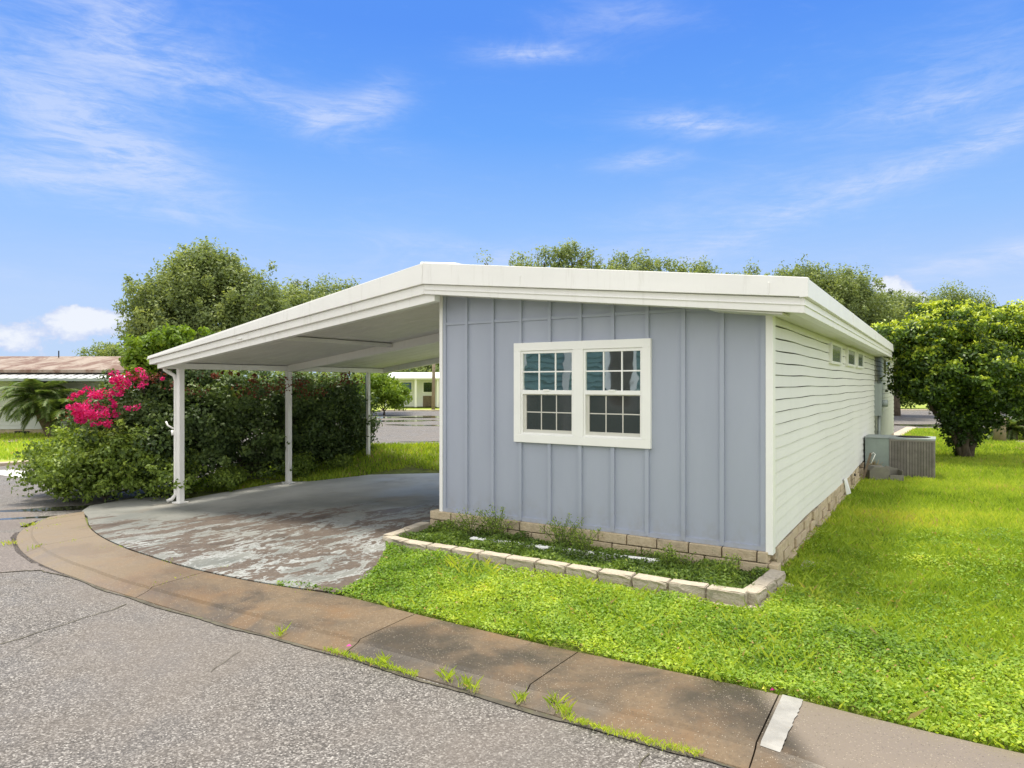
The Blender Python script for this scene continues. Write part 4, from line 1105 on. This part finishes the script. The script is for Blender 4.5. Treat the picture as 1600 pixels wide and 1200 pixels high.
# ------------------------------------------------------------------ BOUGAINVILLEA under and outside the carport
def lb(x, y, z, rx, ry, rz):   # blob from house-local coords
    X, Y = to_world(x, y); return (X, Y, z, rx, ry, rz)
bb = [lb(-9.7, .9, .95, .75, .75, .9), lb(-9.8, 2.2, 1.0, .8, .9, .95), lb(-9.7, 3.2, 1.0, .8, .8, .95), lb(-9.6, 4.0, .95, .7, .6, .9),
      lb(-10.4, .6, 1.2, .75, .7, .75), lb(-10.7, 1.6, 1.3, .8, .8, .8), lb(-9.4, 4.25, .85, .5, .45, .7), lb(-10.9, .9, .9, .7, .7, .8), lb(-11.1, .2, .95, .65, .5, .7), lb(-10.4, .0, 1.15, .6, .45, .65), lb(-9.8, .15, .8, .5, .4, .7),
      lb(-10.2, 1.0, 1.85, .6, .6, .45), lb(-9.4, 1.5, 1.5, .5, .6, .4), lb(-9.35, 3.0, 1.5, .5, .8, .45), lb(-9.3, 3.9, 1.5, .45, .5, .4)]
base = to_world(-9.9, 2.0); base = (base[0], base[1], -.12)
bg_ = tree('bougainvillea_bush', 'dark overgrown bougainvillea with magenta flowers along the carport posts', 'bush', base, bb, 1800, 60, .24, .075, .046, M['leaf_bush'], 51, .05, None, .55, .15, rag=.13)
inv = np.array(base)
def flowers(name, lst, ncl, per, cr, m_, seed, sz=.05):
    C_, N_, rn, cc_, off = crown_points(px_blobs(lst), ncl, per, cr, seed, .5)
    o = leafcloud(name, C_ - inv, N_, sz, sz * .8, m_, rn + .1, bg_, seed); o['kind'] = 'stuff'; return o
flowers('flowers', [(150, 640, 10.9, 28, 16, .3), (180, 620, 10.9, 16, 16, .25), (195, 598, 11.0, 12, 8, .2), (135, 655, 10.9, 14, 10, .2), (235, 583, 11.0, 16, 5, .2), (140, 608, 11.0, 16, 8, .2), (112, 632, 11, 8, 6, .15), (165, 632, 10.9, 50, 30, .4), (215, 592, 11, 40, 14, .3)], 115, 20, .066, M['petal'], 61, .045)
flowers('flowers', [(290, 728, 10.4, 3, 4, .04), (265, 600, 10.9, 10, 8, .2), (395, 590, 12.0, 12, 6, .2), (345, 585, 11.5, 24, 4, .2)], 10, 26, .05, M['petal_old'], 62, .04)
flowers('faded_bracts', [(545, 590, 13.0, 30, 8, .3), (470, 600, 12.4, 60, 20, .3), (220, 585, 11.2, 34, 10, .3), (300, 598, 11.0, 40, 16, .3), (100, 650, 11.0, 12, 20, .2), (400, 605, 11.8, 50, 16, .3)], 60, 12, .13, M['petal_old'], 63, .042)
# lighter low shrub spilling on the sidewalk side
sbl = [lb(-10.3, -.45, .35, .8, .55, .45), lb(-11.0, -.35, .45, .8, .6, .5), lb(-11.6, -.1, .35, .75, .5, .35), lb(-9.9, -.25, .55, .55, .45, .55), lb(-12.1, .05, .18, .45, .35, .2), lb(-10.6, .1, .85, .7, .5, .45), lb(-9.35, .35, .25, .35, .6, .35), lb(-11.2, -.75, .15, .6, .3, .3)]
b2_ = to_world(-10.6, -.2)
tree('leafy_shrub', 'light green leafy shrub spilling low over the sidewalk end', 'shrub', (b2_[0], b2_[1], -.2), sbl, 640, 44, .19, .070, .040, M['leaf_shrub'], 52, .03, None, .5, .15, rag=.2)
gs = [lb(-9.25, 1.2, .1, .25, .5, .22), lb(-9.2, 2.7, .15, .25, .6, .25), lb(-9.15, 3.7, .12, .25, .5, .22), lb(-9.15, 4.3, .2, .3, .3, .25)]
b3_ = to_world(-9.2, 2.5)
tree('creeper', 'low green creeper along the driveway edge between the carport posts', 'plant', (b3_[0], b3_[1], -.1), gs, 220, 40, .12, .055, .035, M['leaf_shrub'], 55, .015, None, .3, .15)
# tall yellow green climber above the carport corner
vb = px_blobs([(225, 545, 11.8, 26, 22, .4), (265, 530, 11.9, 24, 14, .4), (285, 518, 12, 12, 8, .2), (215, 575, 11.6, 22, 20, .4), (330, 518, 12.2, 8, 6, .2), (300, 545, 12.0, 18, 10, .3), (245, 560, 11.9, 30, 20, .4)])
vbase = (vb[0][0], 11.9, -.15)
tree('climber_shrub', 'yellow-green climber reaching above the low corner of the carport roof', 'shrub', vbase, vb, 170, 40, .15, .095, .05, M['leaf_vine'], 53, .035, None, .35, .5)

# ------------------------------------------------------------------ RIGHT TREE
rbx, rby = 10.45, 15.9
rbl = px_blobs([(1432, 535, 15.6, 46, 32, .9), (1480, 515, 15.7, 60, 34, 1.1), (1545, 520, 15.8, 60, 36, 1.1), (1500, 580, 15.6, 95, 55, 1.4), (1590, 560, 15.8, 60, 60, 1.2), (1458, 598, 15.4, 48, 34, .9), (1560, 625, 15.6, 55, 30, 1.0), (1505, 645, 15.7, 44, 34, .7), (1392, 520, 15.6, 26, 12, .6), (1470, 490, 15.8, 36, 16, .7), (1650, 560, 16, 60, 50, 1.2), (1600, 500, 16, 40, 24, .9)])
def rtrunks(mb):
    rgx = random.Random(9); b0 = Vector((rbx, rby, -.05))
    for i, (px_, py_, r_) in enumerate([(1440, 600, .05), (1465, 575, .05), (1500, 560, .07), (1530, 570, .06), (1560, 590, .055), (1490, 590, .06), (1515, 600, .055), (1540, 540, .05), (1590, 580, .04)]):
        e = P(px_, py_, 15.7 + rgx.uniform(-.5, .5)); s_ = b0 + Vector((rgx.uniform(-.14, .14), rgx.uniform(-.12, .12), 0))
        m1 = s_.lerp(e, .35) + Vector((rgx.uniform(-.08, .08), 0, .12)); m2 = s_.lerp(e, .65) + Vector((rgx.uniform(-.1, .1), 0, .05))
        mb.tube([s_, m1, m2, e], [r_ * 1.5, r_, r_ * .8, r_ * .4], 8)
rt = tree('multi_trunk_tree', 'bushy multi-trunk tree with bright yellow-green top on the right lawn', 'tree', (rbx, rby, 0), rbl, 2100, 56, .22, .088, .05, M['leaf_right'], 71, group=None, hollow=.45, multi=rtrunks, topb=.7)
C_, N_, rn, cc_, off = crown_points(px_blobs([(1508, 685, 15.8, 24, 26, .3), (1500, 665, 15.8, 34, 18, .4), (1525, 660, 15.8, 34, 20, .4)]), 110, 40, .14, 72, .3)
leafcloud('trunk_sprouts', C_ - np.array((rbx, rby, 0)), N_, .08, .05, M['leaf_right'], rn * .5, rt, 72)

# right edge: palm stump with fronds, mulch bed, stones
def frond(mbv, mbf, base, az, el, L, nl, lw, droop, rg_, ll=.28):
    pts = []; p = Vector(base); e_ = el
    for i in range(13):
        pts.append(p.copy()); p = p + Vector((math.cos(az) * math.cos(e_), math.sin(az) * math.cos(e_), math.sin(e_))) * (L / 12); e_ -= droop / 12
    for i in range(1, 13):
        a_ = pts[i - 1]; b_ = pts[i]; d_ = (b_ - a_).normalized(); side = d_.cross(Vector((0, 0, 1))).normalized(); upv = side.cross(d_)
        for k in range(nl):
            q = a_.lerp(b_, k / nl)
            for s_ in (-1, 1):
                f_ = (i / 12); l2 = ll * (.5 + math.sin(math.pi * min(1, f_ * .9 + .08)) * .7) * rg_.uniform(.85, 1.1)
                tip = q + side * s_ * l2 * .8 + d_ * l2 * .55 + Vector((0, 0, -l2 * .35 * rg_.uniform(.5, 1.4))) + upv * l2 * .1
                w_ = d_ * lw * .5
                n0 = len(mbv); mbv += [tuple(q - w_), tuple(q + w_), tuple(q.lerp(tip, .5) + w_ * .9 + Vector((0, 0, .02))), tuple(tip)]; mbf += [(n0, n0 + 1, n0 + 2), (n0, n0 + 2, n0 + 3)]
    return pts
def palm(name, label, base, trunks, nf, L, seed, el0=(.0, 1.2), lw=.022, ll=.28, nl=5, m_='leaf_palm'):
    t_ = thing(name, label, 'palm tree', base); rg_ = random.Random(seed)
    for tr, r0, r1, cnt in trunks:
        mb = MB(); pts = [Vector(p) for p in tr]
        mb.tube(pts, list(np.linspace(r0, r1, len(pts))), 12); mb.build('trunk', M['trunk_palm'], t_, smooth=True)
        V, Fc = [], []; rb = MB()
        for k in range(cnt):
            az = rg_.uniform(0, 6.28); el = rg_.uniform(*el0)
            p = frond(V, Fc, pts[-1] + Vector((0, 0, .03)), az, el, L * rg_.uniform(.8, 1.1), nl, lw, rg_.uniform(1.2, 2.0), rg_, ll)
            rb.tube(p, list(np.linspace(.012, .003, len(p))), 4)
        rnd_ = np.repeat(np.random.default_rng(seed).uniform(0, 1, len(V) // 4), 4)
        npmesh('fronds', np.array(V), np.array(Fc), M[m_], t_, rnd_)
        rb.build('frond_stems', M['trunk_palm'], t_, smooth=True)
    return t_
x, y = -15.1, 22.6
palm('pygmy_date_palm', 'small leaning palm with drooping fronds in front of the pale bungalow', (x, y, -.2),
     [([(0, 0, 0), (-.15, 0, .4), (-.40, 0, .95), (-.60, 0, 1.45)], .15, .17, 46), ([(.05, .1, 0), (.0, .1, .4), (-.1, .1, .8), (-.15, .1, 1.1)], .09, .11, 26), ([(.1, 0, 0), (.35, 0, .25), (.5, 0, .6), (.55, .1, .95)], .08, .09, 20)], 40, 1.35, 31, (-.1, 1.3), .03, .32, 5)
for i in range(13):
    a_ = i / 13 * 2 * math.pi
    stone('edging_stone', x + .9 * math.cos(a_), y + .55 * math.sin(a_), -.10, .26, .16, .14, a_ + 1.57, M['concrete_old'], 'rough grey edging stone in the ring round the leaning palm', 'stone', 'ring of stones round the palm', seed=20 + i)
x, y = G(1562, 692)
pp = thing('wooden_post', 'thick pale wooden post stump right of the multi-trunk tree', 'post', (x, y, -.02))
mb = MB(); mb.tube([(0, 0, 0), (0, 0, .70), (0, 0, .74)], [.165, .155, .14], 16); mb.build('post', M['pole'], pp, smooth=True)
x2, y2 = x + .75, y + .5
palm('cycad', 'spiky green cycad beside the wooden post at the right edge', (x2, y2, .0), [([(0, 0, 0), (0, 0, .35)], .14, .12, 34)], 34, 1.0, 33, (.0, 1.4), .03, .2, 5)
hedge('dark shrub at the right edge behind the wooden post', [(1600, 655, 21.5, 22, 26, .5), (1640, 650, 21.5, 30, 30, .6)], 150, 36, .2, .09, 24, 'leaf_bush', 'shrub', 'shrub')
mu = [(x + .5, y - .5), (x + 3.4, y - .9), (x + 3.6, y + 1.6), (x + .8, y + .8)]
sheet('mulch_bed', mu, .03, M['mulch'], .5, gf=g0)
rs = random.Random(8)
for i in range(9):
    stone('rock', x + .25 + i * .24, y - .45 - .05 * i + rs.uniform(-.08, .08), .05, .18, .13, .10, rs.uniform(0, 3), M['bag'], 'small pale rock edging the red mulch at the right', 'rock', 'rocks edging the mulch bed', seed=40 + i)

# ================================================================== GRASS AND WEEDS
rg = np.random.default_rng(77)
ex_planter = [to_world(*p) for p in [(-3.86, .02), (-3.78, -.95), (-3.36, -1.05), (.12, -.97), (.17, .02)]]
ex_house = [to_world(*p) for p in [(-3.75, -.05), (.03, -.05), (.03, 17.7), (-3.75, 17.7)]]
ex_ac = [to_world(*p) for p in [(0, 8.08), (1.16, 8.08), (1.16, 8.9), (0, 8.9)]]
dvp = dv
def lawn_pts(x0, x1, y0, y1, dens, frustum=True):
    n = int((x1 - x0) * (y1 - y0) * dens); X = rg.uniform(x0, x1, n); Y = rg.uniform(y0, y1, n)
    k = (np.abs(X) < Y * .80 + 2.0)
    X, Y = X[k], Y[k]
    k = inpoly(X, Y, lot) & ~inpoly(X, Y, ex_planter) & ~inpoly(X, Y, ex_house) & ~inpoly(X, Y, dvp) & ~inpoly(X, Y, ex_ac) & ~inpoly(X, Y, mu)
    return X[k], Y[k]
def vnoise(X, Y, s, seed):
    r3 = np.random.default_rng(seed); v = 0
    for i in range(7):
        a_ = r3.uniform(0, 6.28); f_ = s * r3.uniform(.5, 2.2); v = v + np.sin((X * np.cos(a_) + Y * np.sin(a_)) * f_ + r3.uniform(0, 6.28) + 1.3 * np.sin((X * np.sin(a_) - Y * np.cos(a_)) * f_ * .7))
    return v / 7
# broad-leaved ground cover close to the sidewalk
X, Y = lawn_pts(-2, 7, 1.2, 8.0, 8500)
xl, yl = to_local(X, Y)
cover = sm((-.2 - yl + vnoise(X, Y, 2, 1) * .8) / .8)           # 1 towards the street
k = rg.uniform(0, 1, len(X)) < .25 + .75 * cover
X, Y, cover = X[k], Y[k], cover[k]
hgt = .035 + .035 * (vnoise(X, Y, 9, 3) + .6) + .025 * (vnoise(X, Y, 3, 4) + .5)
Z = gm(X, Y) + .02 + np.clip(hgt, .01, .12) * rg.uniform(.2, 1, len(X)) ** .6
C_ = np.stack([X, Y, Z], 1)
rn = .42 + .42 * vnoise(X, Y, 1.6, 5) + .30 * vnoise(X, Y, 8, 6) + rg.normal(0, .14, len(X)); rn = np.where(rn > .96, .95, rn); rn = np.where(rg.uniform(0, 1, len(X)) < .008, 1, rn)
o = leafcloud('ground_cover', C_, np.zeros((len(X), 3)), .028, .016, M['leaf_lawn'], rn, None, 81, up_=1.6, rand=.75, fold=.3)
tag(o, 'bright green leafy ground cover in front of the block bed', 'ground cover', kind='stuff')
# blades
def blades(name, X, Y, h, w_, m_, seed, lean=.5, zoff=.01, rn=None):
    r3 = np.random.default_rng(seed); n = len(X); a_ = r3.uniform(0, 6.28, n); H = h * r3.uniform(.5, 1.3, n)
    Z = gm(X, Y) + zoff; ln_ = lean * r3.uniform(.2, 1.4, n) * H; ld = r3.uniform(0, 6.28, n)
    sx, sy = np.cos(a_) * w_ / 2, np.sin(a_) * w_ / 2
    b0 = np.stack([X - sx, Y - sy, Z], 1); b1 = np.stack([X + sx, Y + sy, Z], 1)
    m1 = np.stack([X + sx * .8 + np.cos(ld) * ln_ * .35, Y + sy * .8 + np.sin(ld) * ln_ * .35, Z + H * .6], 1)
    tp = np.stack([X + np.cos(ld) * ln_, Y + np.sin(ld) * ln_, Z + H], 1)
    V = np.stack([b0, b1, m1, tp], 1).reshape(-1, 3); b_ = np.arange(n) * 4
    Fc = np.stack([np.stack([b_, b_ + 1, b_ + 2], 1), np.stack([b_, b_ + 2, b_ + 3], 1)], 1).reshape(-1, 3)
    return npmesh(name, V, Fc, m_, None, np.repeat(np.clip(rn, 0, 1), 4))
def hue(X, Y, seed):
    r3 = np.random.default_rng(seed)
    v = .52 + .30 * vnoise(X, Y, 1.3, 11) + .26 * vnoise(X, Y, 5, 12) + r3.normal(0, .14, len(X)); v = np.minimum(v, .94)
    return np.where(r3.uniform(0, 1, len(X)) < .015 + .08 * (vnoise(X, Y, 2.5, 13) > .30), 1.0, v)
X, Y = lawn_pts(-1, 6, 2.9, 8, 420); k = (vnoise(X, Y, 3.2, 41) > -.05); X, Y = X[k], Y[k]
o = blades('tall_grass', X, Y, .11, .0045, M['leaf_grass'], 55, lean=.8, rn=hue(X, Y, 56)); tag(o, 'sparse taller grass blades standing out of the leafy ground cover', 'grass', kind='stuff')
for (x0, x1, y0, y1, dens, h, w_) in ((.5, 8.5, 3.0, 8, 5500, .075, .007), (-1, 10, 8, 12, 2600, .08, .011), (-6, 14, 12, 16, 1300, .09, .016), (-6.5, 22, 16, 26, 520, .10, .028)):
    X, Y = lawn_pts(x0, x1, y0, y1, dens)
    if y0 == 3.0:
        xl, yl = to_local(X, Y); cv = sm((-.2 - yl + vnoise(X, Y, 2, 1) * .8) / .8); k = rg.uniform(0, 1, len(X)) < 1 - .8 * cv; X, Y = X[k], Y[k]
    o = blades('grass', X, Y, h, w_, M['leaf_grass'], int(y0), rn=hue(X, Y, int(y0) + 5))
    tag(o, 'bright green lawn grass %s' % {3: 'close beside the front corner of the long wall', 8: 'around the air conditioner side of the yard', 12: 'under and around the multi-trunk tree', 16: 'at the far end of the yard towards the street'}[int(y0)], 'grass', kind='stuff')
# grass on the left neighbour's lot edge
n = 26000; X = rg.uniform(-20, -9, n); Y = rg.uniform(15, 26, n); k = inpoly(X, Y, [(-22, 13.2), (-14, 15.7), (-12.3, 16.9), (-11.3, 17.8), (-10.8, 26), (-22, 26)]) & (Y < 24 + 9 * (X > -13)); X, Y = X[k], Y[k]
o = blades('grass', X, Y, .11, .035, M['leaf_grass'], 91, rn=hue(X, Y, 92)); tag(o, 'sunlit grass strip before the pale bungalow', 'grass', kind='stuff')

# weeds filling the block bed
n = 26000
xl = rg.uniform(-3.62, .02, n); yl = rg.uniform(-.86, -.07, n)
tallz = .045 + .085 * np.clip(vnoise(xl * 1.6, yl * 2, 4, 15) + .35, 0, 1) + .05 * np.clip(vnoise(xl, yl, 14, 16) + .3, 0, 1)
k = (np.abs(yl + .36 - (xl + 2.95) * .072) > .055) | (rg.uniform(0, 1, n) < np.where((xl > -1.85) & (xl < -.9), .22, .85 - .6 * (np.abs(xl + 2.45) < .12))) | (xl < -3.0) | (xl > -.95)
xl, yl, tallz = xl[k], yl[k], tallz[k]
X, Y = to_world(xl, yl); Z = .062 + tallz * rg.uniform(0, 1, len(X)) ** .6
rn = .35 + .35 * vnoise(X, Y, 5, 18) + rg.normal(0, .18, len(X))
o = leafcloud('bed_weeds', np.stack([X, Y, Z], 1), np.zeros((len(X), 3)), .034, .016, M['leaf_bed'], np.minimum(rn, .93), None, 82, up_=1.0, rand=.9)
tag(o, 'dark green low weeds filling the block bed', 'weeds', kind='stuff')
# taller feathery weeds against the wall
def feather(label, xl_, yl_, h, spread, ns, seed):
    X0, Y0 = to_world(xl_, yl_); t_ = thing('tall_weed', label, 'weed', (X0, Y0, .09), 0, 'tall weeds in the block bed'); r4 = random.Random(seed)
    mb = MB(); P_ = []
    for _ in range(ns):
        a_ = r4.uniform(0, 6.28); l_ = r4.uniform(.4, 1) * spread; hh = h * r4.uniform(.5, 1.05)
        b_ = Vector((r4.uniform(-.04, .04), r4.uniform(-.03, .03), 0)); e = b_ + Vector((math.cos(a_) * l_, math.sin(a_) * l_ * .5, hh)); m1 = b_.lerp(e, .5) + Vector((0, 0, hh * .12))
        mb.tube([b_, m1, e], [.004, .003, .0015], 4)
        for q in range(34):
            tt = .25 + .75 * r4.random(); c = (b_.lerp(m1, tt * 2) if tt < .5 else m1.lerp(e, tt * 2 - 1)); P_.append(tuple(c + Vector((r4.gauss(0, .022), r4.gauss(0, .022), r4.gauss(0, .018)))))
    mb.build('stem', M['leaf_shrub_stem'], t_)
    C2 = np.array(P_); leafcloud('leaves', C2, np.zeros_like(C2), .026, .012, M['leaf_bed'], np.random.default_rng(seed).uniform(.2, .95, len(C2)), t_, seed, up_=.4)
M['leaf_shrub_stem'] = paint('weed_stem', (.12, .15, .05), .8)
feather('feathery weed cluster nearest the left end of the bed', -3.05, -.25, .30, .22, 16, 1)
feather('tallest feathery weed, with wiry tips before the second wall panel', -2.72, -.2, .36, .26, 20, 2)
feather('round tufted weed under the left half of the double window', -1.95, -.22, .34, .24, 20, 3)
feather('small tufted weed under the window centre', -1.65, -.25, .26, .2, 12, 4)
feather('low weed right of the lying downspout', -.75, -.3, .20, .22, 14, 5)
feather('leafy weed in the right corner of the bed', -.3, -.35, .20, .2, 14, 6)

# tufts in the gutter line and joints
def tufts(name, pts, h, w_, per, sp_, label, seed, m_=None):
    r4 = np.random.default_rng(seed); X = []; Y = []
    for x, y in pts:
        X.append(x + r4.normal(0, sp_, per)); Y.append(y + r4.normal(0, sp_, per))
    X = np.concatenate(X); Y = np.concatenate(Y)
    o = blades(name, X, Y, h, w_, m_ or M['leaf_grass'], seed, .8, .0, hue(X, Y, seed) + .08); tag(o, label, 'weeds', kind='stuff'); return o
us = np.linspace(0, LO, 4000); q, _ = along(outer_s, us)
wt = (vnoise(us, us * 0, 2.2, 31) + .35)
band_ = [(float(a_[0]) + rg.normal(0, .008), float(a_[1]) + rg.normal(0, .008)) for a_, w_ in zip(q, wt) if w_ > .40 and -3.3 < a_[0] < 1.6]
tufts('gutter_weeds', band_, .024, .005, 8, .011, 'thin green growth along the line where sidewalk meets road', 95)
tp = [G(*p) for p in [(738, 1078), (815, 1095), (868, 1100), (876, 1112), (600, 1038), (440, 992), (700, 1062), (728, 1072), (885, 1118)]]
tufts('gutter_tufts', tp, .06, .004, 30, .02, 'taller grass tufts sprouting from the gutter', 96)
tp2 = [G(*p) for p in [(200, 860), (262, 886), (430, 924), (440, 918), (480, 930), (130, 830), (18, 850), (62, 830), (80, 815), (100, 812), (48, 822), (84, 826), (340, 894), (290, 908), (250, 920), (110, 852), (60, 857), (160, 862)]]
tufts('joint_weeds', tp2, .05, .008, 40, .045, 'small weeds in the sidewalk joints', 97)
x, y = G(866, 1062)
# fallen petals
def petal(label, px_, py_, m_, sz, z=.055):
    x, y = G(px_, py_); mb = MB(); mb.add([(x - sz, y, z + float(g0(x, y))), (x, y - sz * .7, z + .006 + float(g0(x, y))), (x + sz, y, z + float(g0(x, y)) + .003), (x, y + sz * .7, z + .012 + float(g0(x, y)))], [(0, 1, 2), (0, 2, 3)])
    o = mb.build('petal', m_); o.location = (0, 0, 0); tag(o, label, 'petal')
pk = paint('petal_pink', (.62, .03, .30), .6)
petal('pink petal on the sidewalk by the lawn edge near the white strip', 1208, 1094, pk, .018)
petal('yellow leaf on the sidewalk beside the pink petal', 1194, 1092, M['petal_yellow'], .014)
petal('pink petal in the gutter growth left of centre', 545, 1017, pk, .018, .03)
